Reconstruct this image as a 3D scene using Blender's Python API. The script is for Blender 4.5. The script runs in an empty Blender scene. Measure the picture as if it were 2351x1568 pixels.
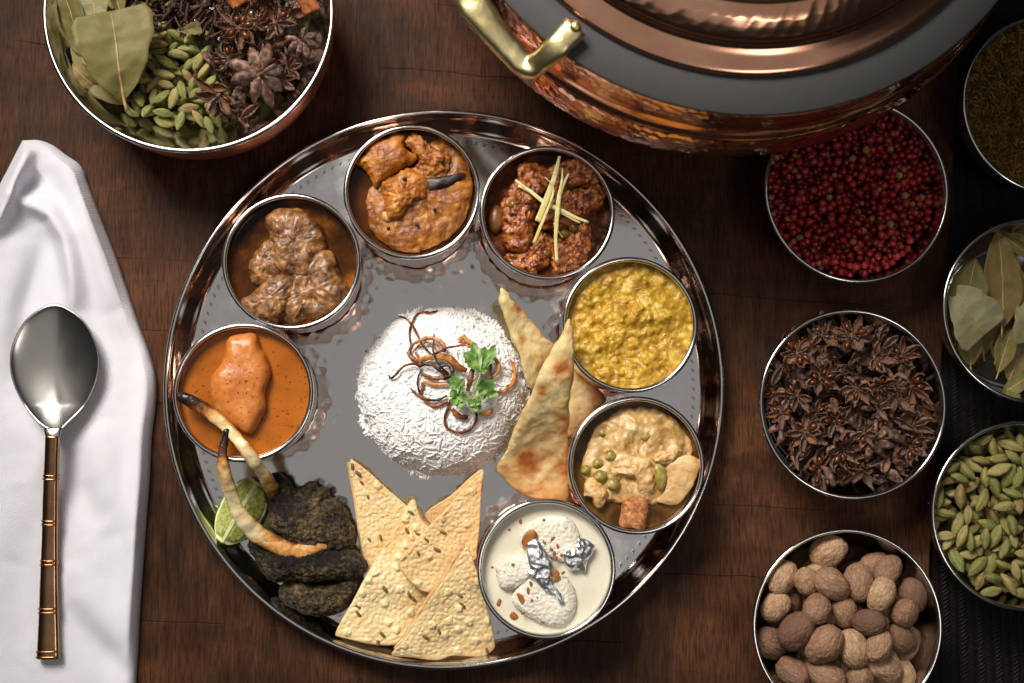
import bpy, bmesh, math, random
import numpy as np
from mathutils import Vector, Matrix

random.seed(11)
RS = np.random.RandomState(11)
SC = bpy.context.scene
COL = SC.collection

# ------------------------------------------------------------------ camera, light, exposure
PW, PH, FPX = 2351.0, 1568.0, 2900.0           # picture frame the measurements were taken in
CAMZ = 0.77
_b = math.atan((1010 - PW / 2) / FPX)
_z1 = -math.cos(_b) + ((1010 - PW / 2) / FPX) * -math.sin(_b)
_a = math.atan(((1030 - PH / 2) / FPX) / -_z1)
CROT = Matrix.Rotation(_a, 3, 'X') @ Matrix.Rotation(_b, 3, 'Y')
cam_data = bpy.data.cameras.new('camera')
cam_data.sensor_fit = 'HORIZONTAL'; cam_data.sensor_width = 36.0
cam_data.lens = 36.0 * FPX / PW
cam_data.clip_start = 0.01; cam_data.clip_end = 50
cam = bpy.data.objects.new('camera', cam_data); COL.objects.link(cam)
cam.matrix_world = Matrix.Translation((0, 0, CAMZ)) @ CROT.to_4x4()
SC.camera = cam
cam_data.dof.use_dof = True; cam_data.dof.focus_distance = 0.735; cam_data.dof.aperture_fstop = 6.3

world = bpy.data.worlds.new('World'); SC.world = world; world.use_nodes = True
world.node_tree.nodes['Background'].inputs[0].default_value = (0.9, 0.95, 1.0, 1)
world.node_tree.nodes['Background'].inputs[1].default_value = 0.02

def area_light(name, loc, aim, sx, sy, power, col, spread=180):
    d = bpy.data.lights.new(name, 'AREA'); d.shape = 'RECTANGLE'; d.size = sx; d.size_y = sy
    d.energy = power; d.color = col; d.spread = math.radians(spread)
    o = bpy.data.objects.new(name, d); COL.objects.link(o); o.location = loc
    v = Vector(aim) - Vector(loc)
    o.rotation_euler = v.to_track_quat('-Z', 'Y').to_euler()
    return o
area_light('studio_softbox_key', (-0.40, 0.70, 0.92), (0.02, 0.02, 0.02), 0.52, 0.52, 2.55, (1.0, 0.945, 0.875), 52)
area_light('studio_softbox_overhead', (0.0, 0.0, 2.2), (0.0, 0.0, 0.0), 2.2, 2.2, 5.3, (1.0, 0.965, 0.92))
area_light('studio_softbox_front', (0.50, -0.30, 1.38), (0.10, 0.05, 0.0), 0.34, 0.20, 1.3, (1.0, 0.95, 0.90))
SC.view_settings.view_transform = 'Standard'; SC.view_settings.look = 'None'
SC.view_settings.exposure = 0.0; SC.view_settings.gamma = 1.0
SC.view_settings.use_curve_mapping = False
SC.cycles.use_denoising = True
SC.cycles.max_bounces = 10; SC.cycles.glossy_bounces = 5; SC.cycles.diffuse_bounces = 7
SC.cycles.sample_clamp_indirect = 4.0
SC.cycles.caustics_reflective = True; SC.cycles.blur_glossy = 0.6

# ------------------------------------------------------------------ helpers: pixels to places
_C = np.array(CROT)
def PT(px, py, z=0.0):
    """direction of a picture point, followed down to the height z of what it lies on"""
    d = _C @ np.array([(px - PW / 2) / FPX, -(py - PH / 2) / FPX, -1.0])
    t = (z - CAMZ) / d[2]
    return np.array([d[0] * t, d[1] * t, z])
def PTS(pts, z):
    pts = np.asarray(pts, float); z = np.broadcast_to(np.asarray(z, float), (len(pts),))
    d = np.stack([(pts[:, 0] - PW / 2) / FPX, -(pts[:, 1] - PH / 2) / FPX, -np.ones(len(pts))], 1) @ _C.T
    t = (z - CAMZ) / d[:, 2]
    return np.stack([d[:, 0] * t, d[:, 1] * t, z], 1)
def mpp(z): return (CAMZ - z) / FPX                # metres for one picture point at height z
def crop(x0, y0, s):
    return lambda pts: [((x0 + p[0] / s) / 1.0208, (y0 + p[1] / s) / 1.0208) + tuple(p[2:]) for p in pts]
c3 = crop(380, 240, 2.904); c4 = crop(1080, 320, 2.529); c5 = crop(780, 660, 2.904)
c6 = crop(380, 740, 2.119); c7 = crop(760, 1060, 3.016); k1 = crop(1100, 380, 6.031)
k2 = crop(780, 280, 4.611); k3 = crop(1340, 930, 4.9); k4 = crop(1120, 1170, 4.752)
k5 = crop(560, 1100, 4.356); k6 = crop(900, 700, 4.611); a1 = crop(60, 0, 3.093); r1 = crop(1760, 220, 3.136)
r7 = crop(2160, 480, 3.015); pc = crop(1000, 0, 1.808)

# ------------------------------------------------------------------ helpers: noise
_pr = np.random.RandomState(5).permutation(256)
_pm = np.concatenate([_pr, _pr, _pr])
_g = np.random.RandomState(6).normal(size=(256, 3)); _g /= np.linalg.norm(_g, axis=1)[:, None]
def pn(P):
    i = np.floor(P).astype(int); f = P - i; i &= 255
    u = f * f * f * (f * (f * 6 - 15) + 10)
    def h(dx, dy, dz):
        idx = _pm[_pm[_pm[(i[:, 0] + dx) & 255] + ((i[:, 1] + dy) & 255)] + ((i[:, 2] + dz) & 255)]
        return np.einsum('ij,ij->i', _g[idx], f - np.array([dx, dy, dz]))
    x0 = h(0,0,0) * (1 - u[:,0]) + h(1,0,0) * u[:,0]; x1 = h(0,1,0) * (1 - u[:,0]) + h(1,1,0) * u[:,0]
    x2 = h(0,0,1) * (1 - u[:,0]) + h(1,0,1) * u[:,0]; x3 = h(0,1,1) * (1 - u[:,0]) + h(1,1,1) * u[:,0]
    y0 = x0 * (1 - u[:,1]) + x1 * u[:,1]; y1 = x2 * (1 - u[:,1]) + x3 * u[:,1]
    return (y0 * (1 - u[:,2]) + y1 * u[:,2]) * 1.6
def fbm(P, scale, octv=3, gain=0.5, seed=0):
    s = 0; a = 1.0; Q = P * scale + seed * 17.31 + 100
    for _ in range(octv):
        s = s + a * pn(Q); Q = Q * 2.03 + 11.7; a *= gain
    return s
def ridged(P, scale, octv=2, seed=0):
    s = 0; a = 1.0; Q = P * scale + seed * 9.7 + 60
    for _ in range(octv):
        s = s + a * (1 - 2 * np.abs(pn(Q))); Q = Q * 2.1 + 3.1; a *= 0.5
    return s
def worley(P, scale, seed=0, jit=1.0):
    Q = P * scale + 300; i = np.floor(Q).astype(int); best = np.full(len(P), 9.0); bid = np.zeros(len(P))
    dim = P.shape[1]
    rng = range(-1, 2)
    for dx in rng:
        for dy in rng:
            for dz in (rng if dim == 3 else (0,)):
                cidx = i + (np.array([dx, dy, dz])[:dim])
                hh = cidx[:, 0] * 73856093 ^ cidx[:, 1] * 19349663 ^ (cidx[:, 2] * 83492791 if dim == 3 else 0) ^ (seed * 7919)
                off = np.stack([((hh * k) % 9973) / 9973.0 for k in (31, 57, 91)[:dim]], 1)
                d = np.linalg.norm(cidx + 0.5 + (off - 0.5) * jit - Q, axis=1)
                m = d < best
                best = np.where(m, d, best); bid = np.where(m, (hh % 1009) / 1009.0, bid)
    return best, bid

# ------------------------------------------------------------------ helpers: meshes and objects
def link_mesh(name, V, F, smooth=True, attrs=None):
    me = bpy.data.meshes.new(name)
    me.from_pydata([tuple(v) for v in np.asarray(V).tolist()], [], F.tolist() if isinstance(F, np.ndarray) else F)
    if len(me.polygons) < 40000:
        bm = bmesh.new(); bm.from_mesh(me); bmesh.ops.recalc_face_normals(bm, faces=bm.faces[:]); bm.to_mesh(me); bm.free()
    if smooth: me.polygons.foreach_set('use_smooth', [True] * len(me.polygons))
    for k, a in (attrs or {}).items():
        at = me.attributes.new(k, 'FLOAT', 'POINT'); at.data.foreach_set('value', np.asarray(a, float))
    me.update()
    return me
def tag(o, label=None, cat=None, group=None, kind=None):
    if label: o['label'] = label
    if cat: o['category'] = cat
    if group: o['group'] = group
    if kind: o['kind'] = kind
    return o
def put(name, me, mat=None, parent=None, loc=(0, 0, 0), rot=None, scale=None, **kw):
    if mat is not None and not me.materials: me.materials.append(mat)
    o = bpy.data.objects.new(name, me); COL.objects.link(o)
    o.location = loc
    if rot is not None: o.rotation_euler = rot
    if scale is not None: o.scale = scale
    if parent is not None: o.parent = parent
    return tag(o, **kw)
def mk(name, V, F, mat, parent=None, smooth=True, attrs=None, **kw):
    """world-space vertices; the origin goes to the base of the thing (or to its parent's)"""
    V = np.asarray(V, float)
    if parent is None:
        c = np.array([(V[:, 0].min() + V[:, 0].max()) / 2, (V[:, 1].min() + V[:, 1].max()) / 2, V[:, 2].min()])
        return put(name, link_mesh(name, V - c, F, smooth, attrs), mat, None, c, **kw)
    base = np.array(parent.location)
    if parent.parent is not None: base = base + np.array(parent.parent.location)
    return put(name, link_mesh(name, V - base, F, smooth, attrs), mat, parent, **kw)
def empty(name, loc, rot=None, **kw):
    o = bpy.data.objects.new(name, None); COL.objects.link(o); o.location = loc
    o.empty_display_size = 0.01
    if rot is not None: o.rotation_euler = rot
    return tag(o, **kw)
def join(parts):
    Vs, Fs, n = [], [], 0
    for V, F in parts:
        Vs.append(np.asarray(V)); Fs += [[i + n for i in f] for f in (F.tolist() if isinstance(F, np.ndarray) else F)]; n += len(V)
    return np.concatenate(Vs), Fs
def repeat_mesh(V, F, mats):
    """many placed copies of one small mesh in one mesh (for what nobody could count)"""
    V = np.asarray(V); F = np.asarray(F); n = len(V)
    Vs = np.concatenate([V @ np.asarray(R).T + np.asarray(t) for R, t in mats])
    Fs = np.concatenate([F + i * n for i in range(len(mats))])
    return Vs, Fs
def grid_faces(nr, nc, wrap=True):
    i = np.arange(nr - 1)[:, None]; j = np.arange(nc if wrap else nc - 1)[None, :]
    j2 = (j + 1) % nc
    return np.stack([(i * nc + j), (i * nc + j2), ((i + 1) * nc + j2), ((i + 1) * nc + j)], -1).reshape(-1, 4)
def lathe(profile, seg=96, close=False):
    p = np.asarray(profile, float); t = np.arange(seg) * 2 * math.pi / seg
    V = np.stack([p[:, 0:1] * np.cos(t), p[:, 0:1] * np.sin(t), np.repeat(p[:, 1:2], seg, 1)], -1).reshape(-1, 3)
    F = grid_faces(len(p), seg)
    if close:
        n = len(p)
        j = np.arange(seg); j2 = (j + 1) % seg
        F = np.concatenate([F, np.stack([(n - 1) * seg + j, (n - 1) * seg + j2, j2, j], -1)])
    return V, F
def spline(pts, n):
    P = np.asarray(pts, float); m = len(P)
    Q = np.vstack([2 * P[0] - P[1], P, 2 * P[-1] - P[-2]])
    L = np.concatenate([[0], np.cumsum(np.linalg.norm(np.diff(P, axis=0), axis=1) + 1e-12)])
    u = np.interp(np.linspace(0, L[-1], n), L, np.arange(m)); k = np.clip(u.astype(int), 0, m - 2); f = (u - k)[:, None]
    a, b, c, d = Q[k], Q[k + 1], Q[k + 2], Q[k + 3]
    return 0.5 * (2 * b + (c - a) * f + (2 * a - 5 * b + 4 * c - d) * f ** 2 + (3 * b - a - 3 * c + d) * f ** 3)
def closed_spline(pts, n, smooth=True):
    P = np.asarray(pts, float)[:, :2]
    if not smooth:
        Q = np.vstack([P, P[:1]]); L = np.concatenate([[0], np.cumsum(np.linalg.norm(np.diff(Q, axis=0), axis=1))])
        s = np.linspace(0, L[-1], n, endpoint=False)
        for l in L[:-1]: s[np.argmin(np.abs(s - l))] = l
        s = np.sort(s)
        return np.stack([np.interp(s, L, Q[:, 0]), np.interp(s, L, Q[:, 1])], 1)
    Q = np.vstack([P[-2:], P, P[:3]])
    S = spline(Q, n * 6)
    L0 = np.linalg.norm(S - P[0], axis=1)
    Q2 = np.vstack([P, P[:1]]); m = len(P); out = []
    for i in range(m):
        a, b, c, d = P[i - 1], P[i], P[(i + 1) % m], P[(i + 2) % m]
        for f in np.linspace(0, 1, 12, endpoint=False):
            out.append(0.5 * (2*b + (c-a)*f + (2*a-5*b+4*c-d)*f*f + (3*b-a-3*c+d)*f**3))
    out = np.array(out); Q = np.vstack([out, out[:1]])
    L = np.concatenate([[0], np.cumsum(np.linalg.norm(np.diff(Q, axis=0), axis=1))])
    s = np.linspace(0, L[-1], n, endpoint=False)
    return np.stack([np.interp(s, L, Q[:, 0]), np.interp(s, L, Q[:, 1])], 1)
def tube(path, wid, hei=None, seg=10, n=None, up=(0, 0, 1), power=2.0, caps=True):
    P = np.asarray(path, float)
    if n: 
        w0 = np.linspace(0, 1, len(P)); P = spline(P, n)
    m = len(P)
    def rs(w):
        w = np.atleast_1d(np.asarray(w, float))
        return np.interp(np.linspace(0, 1, m), np.linspace(0, 1, len(w)), w) if len(w) > 1 else np.full(m, w[0])
    wr = rs(wid); hr = rs(hei if hei is not None else wid)
    T = np.gradient(P, axis=0); T /= np.linalg.norm(T, axis=1)[:, None] + 1e-12
    U = np.array(up, float); S = np.cross(T, U); nn = np.linalg.norm(S, axis=1)[:, None]
    S = np.where(nn > 1e-3, S / (nn + 1e-12), np.array([1., 0, 0])); N = np.cross(S, T)
    t = np.arange(seg) * 2 * math.pi / seg
    ct = np.sign(np.cos(t)) * np.abs(np.cos(t)) ** (2 / power); st = np.sign(np.sin(t)) * np.abs(np.sin(t)) ** (2 / power)
    V = P[:, None] + S[:, None] * (wr[:, None] * ct)[..., None] + N[:, None] * (hr[:, None] * st)[..., None]
    V = V.reshape(-1, 3); F = grid_faces(m, seg).tolist()
    if caps:
        k = len(V); V = np.vstack([V, P[0], P[-1]])
        for j in range(seg):
            F.append([k, (j + 1) % seg, j]); F.append([k + 1, (m - 1) * seg + j, (m - 1) * seg + (j + 1) % seg])
    return V, F
_ico = {}
def ico(sub):
    if sub not in _ico:
        bm = bmesh.new(); bmesh.ops.create_icosphere(bm, subdivisions=sub, radius=1.0)
        bm.verts.ensure_lookup_table()
        _ico[sub] = (np.array([v.co[:] for v in bm.verts]), np.array([[v.index for v in f.verts] for f in bm.faces])); bm.free()
    V, F = _ico[sub]; return V.copy(), F.copy()
def normals(V, F):
    F = np.asarray([f[:3] for f in F] if not isinstance(F, np.ndarray) else F[:, :3])
    n = np.cross(V[F[:, 1]] - V[F[:, 0]], V[F[:, 2]] - V[F[:, 0]])
    N = np.zeros_like(V)
    for k in range(3): np.add.at(N, F[:, k], n)
    return N / (np.linalg.norm(N, axis=1)[:, None] + 1e-15)
def displace(V, F, layers, seed=0, sign=1):
    """layers: (kind, scale, amplitude, octaves)"""
    N = normals(V, F); d = np.zeros(len(V))
    for k, (kind, sc, amp, oc) in enumerate(layers):
        if kind == 'f': d += amp * fbm(V, sc, oc, seed=seed + k)
        elif kind == 'r': d += amp * ridged(V, sc, oc, seed=seed + k)
        elif kind == 'w': d += amp * (0.55 - worley(V, sc, seed + k)[0])
    return V + N * d[:, None] * sign
def rot_xyz(rx, ry, rz):
    cx, sx, cy, sy, cz, sz = math.cos(rx), math.sin(rx), math.cos(ry), math.sin(ry), math.cos(rz), math.sin(rz)
    return np.array([[cz,-sz,0],[sz,cz,0],[0,0,1]]) @ np.array([[cy,0,sy],[0,1,0],[-sy,0,cy]]) @ np.array([[1,0,0],[0,cx,-sx],[0,sx,cx]])
def zplane(z):
    """a height, or the plane through three (px, py, z) points"""
    if callable(z): return z
    if np.isscalar(z): return lambda p: np.full(len(p), float(z))
    Z = np.asarray(z, float)
    A = np.c_[Z[:, :2], np.ones(len(Z))]; s = np.linalg.lstsq(A, Z[:, 2], rcond=None)[0]
    return lambda p: np.c_[p[:, :2], np.ones(len(p))] @ s
def pillow(outl, z, top, bot, n=150, rings=22, pw=2.4, smooth=True, center=None, ex=0.5):
    """solid body with the traced outline: domed above and below its edge, which lies at height z"""
    O = closed_spline(outl, n, smooth)
    if PTS(O[:3], 0)[:, 0].size and np.sum(O[:, 0] * np.roll(O[:, 1], -1) - O[:, 1] * np.roll(O[:, 0], -1)) < 0: O = O[::-1]
    c = np.array(center) if center is not None else O.mean(0)
    zf = zplane(z); t = np.linspace(0, 1, rings + 1)[1:]; t = 1 - (1 - t) ** 1.35
    def side(h, tt):
        X = (c + (O - c)[None] * tt[:, None, None]).reshape(-1, 2)
        W = PTS(X, zf(X)); W[:, 2] += np.repeat(h * np.maximum(0, 1 - tt ** pw) ** ex, n)
        ctr = PTS(c[None], zf(c[None])); ctr[:, 2] += h
        return W, ctr
    Wt, ct = side(top, t); Wb, cb = side(-bot, t[:-1])
    nt = len(Wt); V = np.vstack([Wt, ct, Wb, cb])
    R = len(t)
    F = grid_faces(R, n).tolist()
    F += [[nt, (j + 1) % n, j] for j in range(n)]
    o = nt + 1
    Fb = grid_faces(R - 1, n) + o
    F += Fb[:, ::-1].tolist()
    nb = o + len(Wb)
    F += [[nb, o + j, o + (j + 1) % n] for j in range(n)]
    e0 = (R - 1) * n; b0 = o + (R - 2) * n
    F += [[e0 + j, e0 + (j + 1) % n, b0 + (j + 1) % n, b0 + j] for j in range(n)]
    rho = np.concatenate([np.repeat(t, n), [0], np.repeat(t[:-1], n), [0]])
    return V, F, rho
# ------------------------------------------------------------------ procedural materials
def lin(r, g, b):
    return tuple(((x / 255) / 12.92 if x / 255 <= 0.04045 else ((x / 255 + 0.055) / 1.055) ** 2.4) for x in (r, g, b)) + (1,)
class M:
    def __init__(s, name, **kw):
        s.m = bpy.data.materials.new(name); s.m.use_nodes = True; s.t = s.m.node_tree; s.b = s.t.nodes['Principled BSDF']
        s.set(**kw)
    def set(s, **kw):
        names = dict(base='Base Color', rough='Roughness', metal='Metallic', spec='Specular IOR Level', sss='Subsurface Weight',
                     srad='Subsurface Radius', sscale='Subsurface Scale', coat='Coat Weight', crough='Coat Roughness',
                     sheen='Sheen Weight', aniso='Anisotropic', trans='Transmission Weight', ior='IOR')
        for k, v in kw.items():
            i = s.b.inputs[names[k]]
            if isinstance(v, bpy.types.NodeSocket): s.t.links.new(v, i)
            else: i.default_value = v
        return s
    def node(s, typ, ins=None, **at):
        n = s.t.nodes.new(typ)
        for k, v in at.items(): setattr(n, k, v)
        for k, v in (ins or {}).items():
            i = n.inputs[k]
            if isinstance(v, bpy.types.NodeSocket): s.t.links.new(v, i)
            else: i.default_value = v
        return n
    def co(s, scale=(1, 1, 1), rot=(0, 0, 0), src='Object'):
        c = s.node('ShaderNodeTexCoord').outputs[src]
        return s.node('ShaderNodeMapping', {'Vector': c, 'Scale': scale, 'Rotation': rot}).outputs[0]
    def noise(s, scale, detail=4, rough=0.55, vec=None, dist=0.0):
        return s.node('ShaderNodeTexNoise', {'Vector': vec if vec is not None else s.co(), 'Scale': scale, 'Detail': detail, 'Roughness': rough, 'Distortion': dist}).outputs[0]
    def vor(s, scale, feature='F1', vec=None, out='Distance', rnd=1.0):
        n = s.node('ShaderNodeTexVoronoi', {'Vector': vec if vec is not None else s.co(), 'Scale': scale, 'Randomness': rnd}, feature=feature)
        return n.outputs[out]
    def ramp(s, fac, stops, interp='LINEAR'):
        n = s.node('ShaderNodeValToRGB', {'Fac': fac}); r = n.color_ramp; r.interpolation = interp
        while len(r.elements) < len(stops): r.elements.new(0.5)
        for e, (p, c) in zip(r.elements, stops):
            e.position = p; e.color = c if len(c) == 4 else (*c, 1)
        return n.outputs[0]
    def mr(s, v, a, b, lo=0.0, hi=1.0):
        return s.node('ShaderNodeMapRange', {0: v, 1: a, 2: b, 3: lo, 4: hi}, interpolation_type='SMOOTHSTEP').outputs[0]
    def oattr(s, name): return s.node('ShaderNodeAttribute', None, attribute_name=name, attribute_type='OBJECT').outputs['Fac']
    def mix(s, fac, a, b, mode='MIX'):
        n = s.node('ShaderNodeMix', None, data_type='RGBA', blend_type=mode)
        for k, v in ((0, fac), (6, a), (7, b)):
            if isinstance(v, bpy.types.NodeSocket): s.t.links.new(v, n.inputs[k])
            else: n.inputs[k].default_value = v
        return n.outputs[2]
    def math(s, op, a, b=0.0, c=0.0):
        n = s.node('ShaderNodeMath', None, operation=op)
        for k, v in enumerate((a, b, c)):
            if isinstance(v, bpy.types.NodeSocket): s.t.links.new(v, n.inputs[k])
            else: n.inputs[k].default_value = v
        return n.outputs[0]
    def bump(s, h, strength=0.5, dist=0.001, normal=None):
        n = s.node('ShaderNodeBump', {'Height': h, 'Strength': strength, 'Distance': dist})
        if normal is not None: s.t.links.new(normal, n.inputs['Normal'])
        s.t.links.new(n.outputs[0], s.b.inputs['Normal']); return n.outputs[0]
    def attr(s, name): return s.node('ShaderNodeAttribute', None, attribute_name=name).outputs['Fac']
    def rand(s): return s.node('ShaderNodeObjectInfo').outputs['Random']
    def hsv(s, col, h=0.5, sat=1.0, val=1.0):
        n = s.node('ShaderNodeHueSaturation', {'Color': col, 'Hue': h, 'Saturation': sat, 'Value': val}); return n.outputs[0]
W1 = (1, 1, 1, 1); K0 = (0, 0, 0, 1)

def metal(name, c1, c2, rough=0.12, rvar=0.1, nscale=40, bump=0.0):
    m = M(name, metal=1.0)
    n = m.noise(nscale, 5)
    m.set(base=m.mix(m.ramp(n, [(0.35, K0), (0.7, W1)]), c1, c2))
    n2 = m.noise(nscale * 3, 6, 0.7)
    m.set(rough=m.math('MULTIPLY_ADD', n2, rvar, rough - rvar * 0.5))
    if bump: m.bump(m.noise(260, 2), bump, 0.0006)
    return m.m
STEEL = metal('polished_steel', (0.60, 0.585, 0.57, 1), (0.66, 0.645, 0.63, 1), 0.13, 0.08)
STEEL_TRAY = metal('tray_steel', (0.60, 0.585, 0.57, 1), (0.64, 0.63, 0.61, 1), 0.12, 0.06, 30)
STEEL_DARK = metal('spoon_steel', (0.46, 0.44, 0.41, 1), (0.50, 0.48, 0.45, 1), 0.24, 0.06)
COPPER = metal('hammered_copper', (0.78, 0.46, 0.33, 1), (0.60, 0.32, 0.21, 1), 0.18, 0.12, 25)
COPPER_LID = metal('lid_copper', (0.74, 0.40, 0.26, 1), (0.55, 0.26, 0.16, 1), 0.17, 0.12, 22)
COPPER_CUP = metal('cup_copper', (0.70, 0.42, 0.31, 1), (0.58, 0.33, 0.24, 1), 0.14, 0.08, 60)
COPPER_BOWL = metal('bowl_copper', (0.60, 0.26, 0.16, 1), (0.46, 0.19, 0.11, 1), 0.42, 0.12, 40)
BRASS = metal('cast_brass', (0.80, 0.68, 0.38, 1), (0.60, 0.49, 0.22, 1), 0.34, 0.15, 55, 0.3)
BRONZE = metal('bronze_handle', (0.42, 0.235, 0.125, 1), (0.30, 0.16, 0.08, 1), 0.22, 0.1, 80)

def m_collar():
    m = M('grey_collar', rough=0.55, spec=0.4)
    n = m.noise(300, 4); m.set(base=m.mix(n, (0.042, 0.040, 0.040, 1), (0.056, 0.054, 0.053, 1)))
    m.bump(m.noise(1500, 2), 0.1, 0.0002); return m.m
COLLAR = m_collar()
def m_wood():
    m = M('dark_stained_wood', spec=0.08)
    fine = m.noise(1.0, 5, 0.65, m.co((900, 70, 200)))
    mid = m.noise(1.0, 5, 0.6, m.co((160, 22, 60)), 0.4)
    blotch = m.noise(9.0, 5, 0.6, m.co((1, 1.3, 1)), 0.8)
    fig = m.noise(1.0, 4, 0.6, m.co((14, 60, 14)), 0.6)
    a = m.ramp(blotch, [(0.34, (0.015, 0.0075, 0.005, 1)), (0.46, (0.042, 0.0165, 0.0082, 1)), (0.56, (0.090, 0.031, 0.0130, 1)), (0.68, (0.150, 0.064, 0.028, 1))])
    a = m.mix(m.ramp(mid, [(0.35, K0), (0.7, (0.75, 0.75, 0.75, 1))]), a, (0.100, 0.044, 0.020, 1))
    a = m.mix(m.ramp(fig, [(0.5, K0), (0.72, (0.55, 0.55, 0.55, 1))]), a, (0.028, 0.013, 0.008, 1))
    a = m.mix(m.ramp(fine, [(0.38, (0.7, 0.7, 0.7, 1)), (0.55, K0)]), a, (0.014, 0.008, 0.006, 1))
    sx = m.node('ShaderNodeSeparateXYZ', {0: m.node('ShaderNodeTexCoord').outputs['Object']})
    yy = m.math('ADD', m.math('MULTIPLY_ADD', sx.outputs[0], 0.06, sx.outputs[1]), m.math('MULTIPLY', m.noise(25, 3), 0.006))
    fr = m.math('FRACT', m.math('MULTIPLY', yy, 1 / 0.043))
    ln = m.mr(m.math('ABSOLUTE', m.math('SUBTRACT', fr, 0.5)), 0.011, 0.003)
    msk = m.ramp(m.noise(11, 2, 0.5, m.co((0.6, 3, 1))), [(0.52, K0), (0.58, W1)])
    crack = m.mix(1.0, ln, msk, 'MULTIPLY')
    a = m.mix(m.math('MULTIPLY', crack, 0.5), a, (0.008, 0.005, 0.004, 1))
    m.set(base=a, rough=m.math('MULTIPLY_ADD', blotch, 0.25, 0.36))
    h = m.math('ADD', m.math('MULTIPLY', fine, 0.6), m.math('MULTIPLY', mid, 0.5))
    h = m.math('SUBTRACT', h, m.math('MULTIPLY', crack, 1.2))
    m.bump(h, 0.5, 0.0006); return m.m
WOOD = m_wood()
def m_mat():
    m = M('dark_woven_strip', rough=0.55, spec=0.16)
    n = m.noise(700, 4, 0.6, m.co()); r = m.rand()
    m.set(base=m.mix(n, (0.005, 0.0032, 0.0032, 1), (0.010, 0.007, 0.007, 1)))
    m.bump(m.noise(900, 3), 0.3, 0.0003); return m.m
MATW = m_mat()
def m_cloth():
    m = M('white_twill_cotton', rough=0.85, spec=0.2, sheen=0.15)
    w = m.node('ShaderNodeTexWave', {'Vector': m.co(rot=(0, 0, 0.95)), 'Scale': 290.0, 'Distortion': 0.6, 'Detail': 2.0, 'Detail Scale': 2.0}).outputs['Fac']
    n = m.noise(60, 4)
    a = m.mix(n, (0.70, 0.69, 0.75, 1), (0.78, 0.77, 0.82, 1))
    m.set(base=m.mix(m.math('MULTIPLY', w, 0.12), a, (0.64, 0.63, 0.68, 1)))
    m.bump(m.math('ADD', w, m.math('MULTIPLY', m.noise(1800, 2), 0.6)), 0.4, 0.0004); return m.m
CLOTH = m_cloth()

def food(name, stops, scale, rough=0.4, spec=0.5, sss=0.0, srad=(0.004, 0.002, 0.001), bumps=(), coat=0.0, detail=5, speck=None, rvar=0.0, dist=0.3, var=0.0):
    m = M(name, rough=rough, spec=spec)
    n = m.noise(scale, detail, 0.6, None, dist)
    c = m.ramp(n, [(0.5 + (p_ - 0.5) * 0.62, q_) for p_, q_ in stops])
    for sp in (speck or []):          # (scale, threshold, colour)
        d = m.noise(sp[0], 2, 0.5)
        c = m.mix(m.ramp(d, [(sp[1], K0), (sp[1] + 0.03, W1)]), c, sp[2])
    if var:
        r = m.rand()
        c = m.hsv(c, m.math('MULTIPLY_ADD', r, var * 0.12, 0.5 - var * 0.06), 1.0, m.math('MULTIPLY_ADD', m.math('FRACT', m.math('MULTIPLY', r, 7.31)), var, 1.0 - var * 0.55))
    m.set(base=c)
    if sss: m.set(sss=sss, srad=srad, sscale=1.0)
    if coat: m.set(coat=coat * 0.35, crough=0.15)
    if rvar: m.set(rough=m.math('MULTIPLY_ADD', m.noise(scale * 2.5, 4), rvar, rough - rvar / 2))
    if bumps:
        h = None
        for (s_, w_) in bumps:
            x = m.math('MULTIPLY', m.noise(s_, 4, 0.6), w_); h = x if h is None else m.math('ADD', h, x)
        m.bump(h, 0.7, 0.001)
    return m.m
L = lin
RICE = food('cooked_rice', [(0.3, (0.82, 0.80, 0.775, 1)), (0.7, (0.89, 0.875, 0.855, 1))], 90, 0.5, 0.15)
LAMB = food('braised_lamb', [(0.2, L(66, 38, 18)), (0.45, L(120, 78, 42)), (0.62, L(156, 108, 64)), (0.82, L(188, 142, 96))], 150, 0.28, 0.5, 0.05, (0.003, 0.0015, 0.001), [(420, 0.8), (1100, 0.6)], 0.9, rvar=0.3, detail=8)
LAMB_GRAVY = food('lamb_gravy', [(0.34, L(40, 20, 7)), (0.5, L(70, 38, 12)), (0.68, L(138, 74, 18))], 26, 0.14, 0.14, bumps=[(900, 0.03)], speck=[(2200, 0.68, L(30, 15, 6))])
KORMA = food('korma_chicken', [(0.22, L(112, 58, 16)), (0.45, L(156, 90, 30)), (0.60, L(182, 114, 44)), (0.85, L(206, 148, 72))], 120, 0.3, 0.4, 0.08, (0.003, 0.0015, 0.0008), [(400, 0.8), (1100, 0.6)], 0.3, speck=[(1500, 0.72, L(100, 52, 16))], rvar=0.25)
KORMA_GRAVY = food('korma_gravy', [(0.2, L(84, 44, 10)), (0.48, L(136, 78, 22)), (0.66, L(168, 104, 34)), (0.88, L(190, 130, 56))], 90, 0.25, 0.4, bumps=[(400, 0.8), (1100, 0.6)], coat=0.3, speck=[(1700, 0.72, L(84, 44, 12))])
KORMA_OIL = food('korma_oil', [(0.3, L(40, 19, 4)), (0.7, L(84, 42, 9))], 40, 0.1, 0.28)
AUBERGINE = food('dark_aubergine', [(0.3, L(24, 15, 14)), (0.7, L(58, 42, 38))], 160, 0.42, 0.5, bumps=[(600, 0.5)], coat=0.2)
MINCE = food('spiced_mince', [(0.28, L(70, 28, 9)), (0.42, L(124, 58, 20)), (0.54, L(162, 86, 34)), (0.66, L(186, 112, 56)), (0.8, L(156, 128, 44))], 260, 0.3, 0.6, 0.08, (0.002, 0.001, 0.0006), [(700, 0.6), (1600, 0.3)], 0.35, rvar=0.3)
MINCE_GRAVY = food('mince_gravy', [(0.3, L(48, 21, 5)), (0.7, L(100, 50, 13))], 80, 0.3, 0.1, bumps=[(500, 0.3)])
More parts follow.
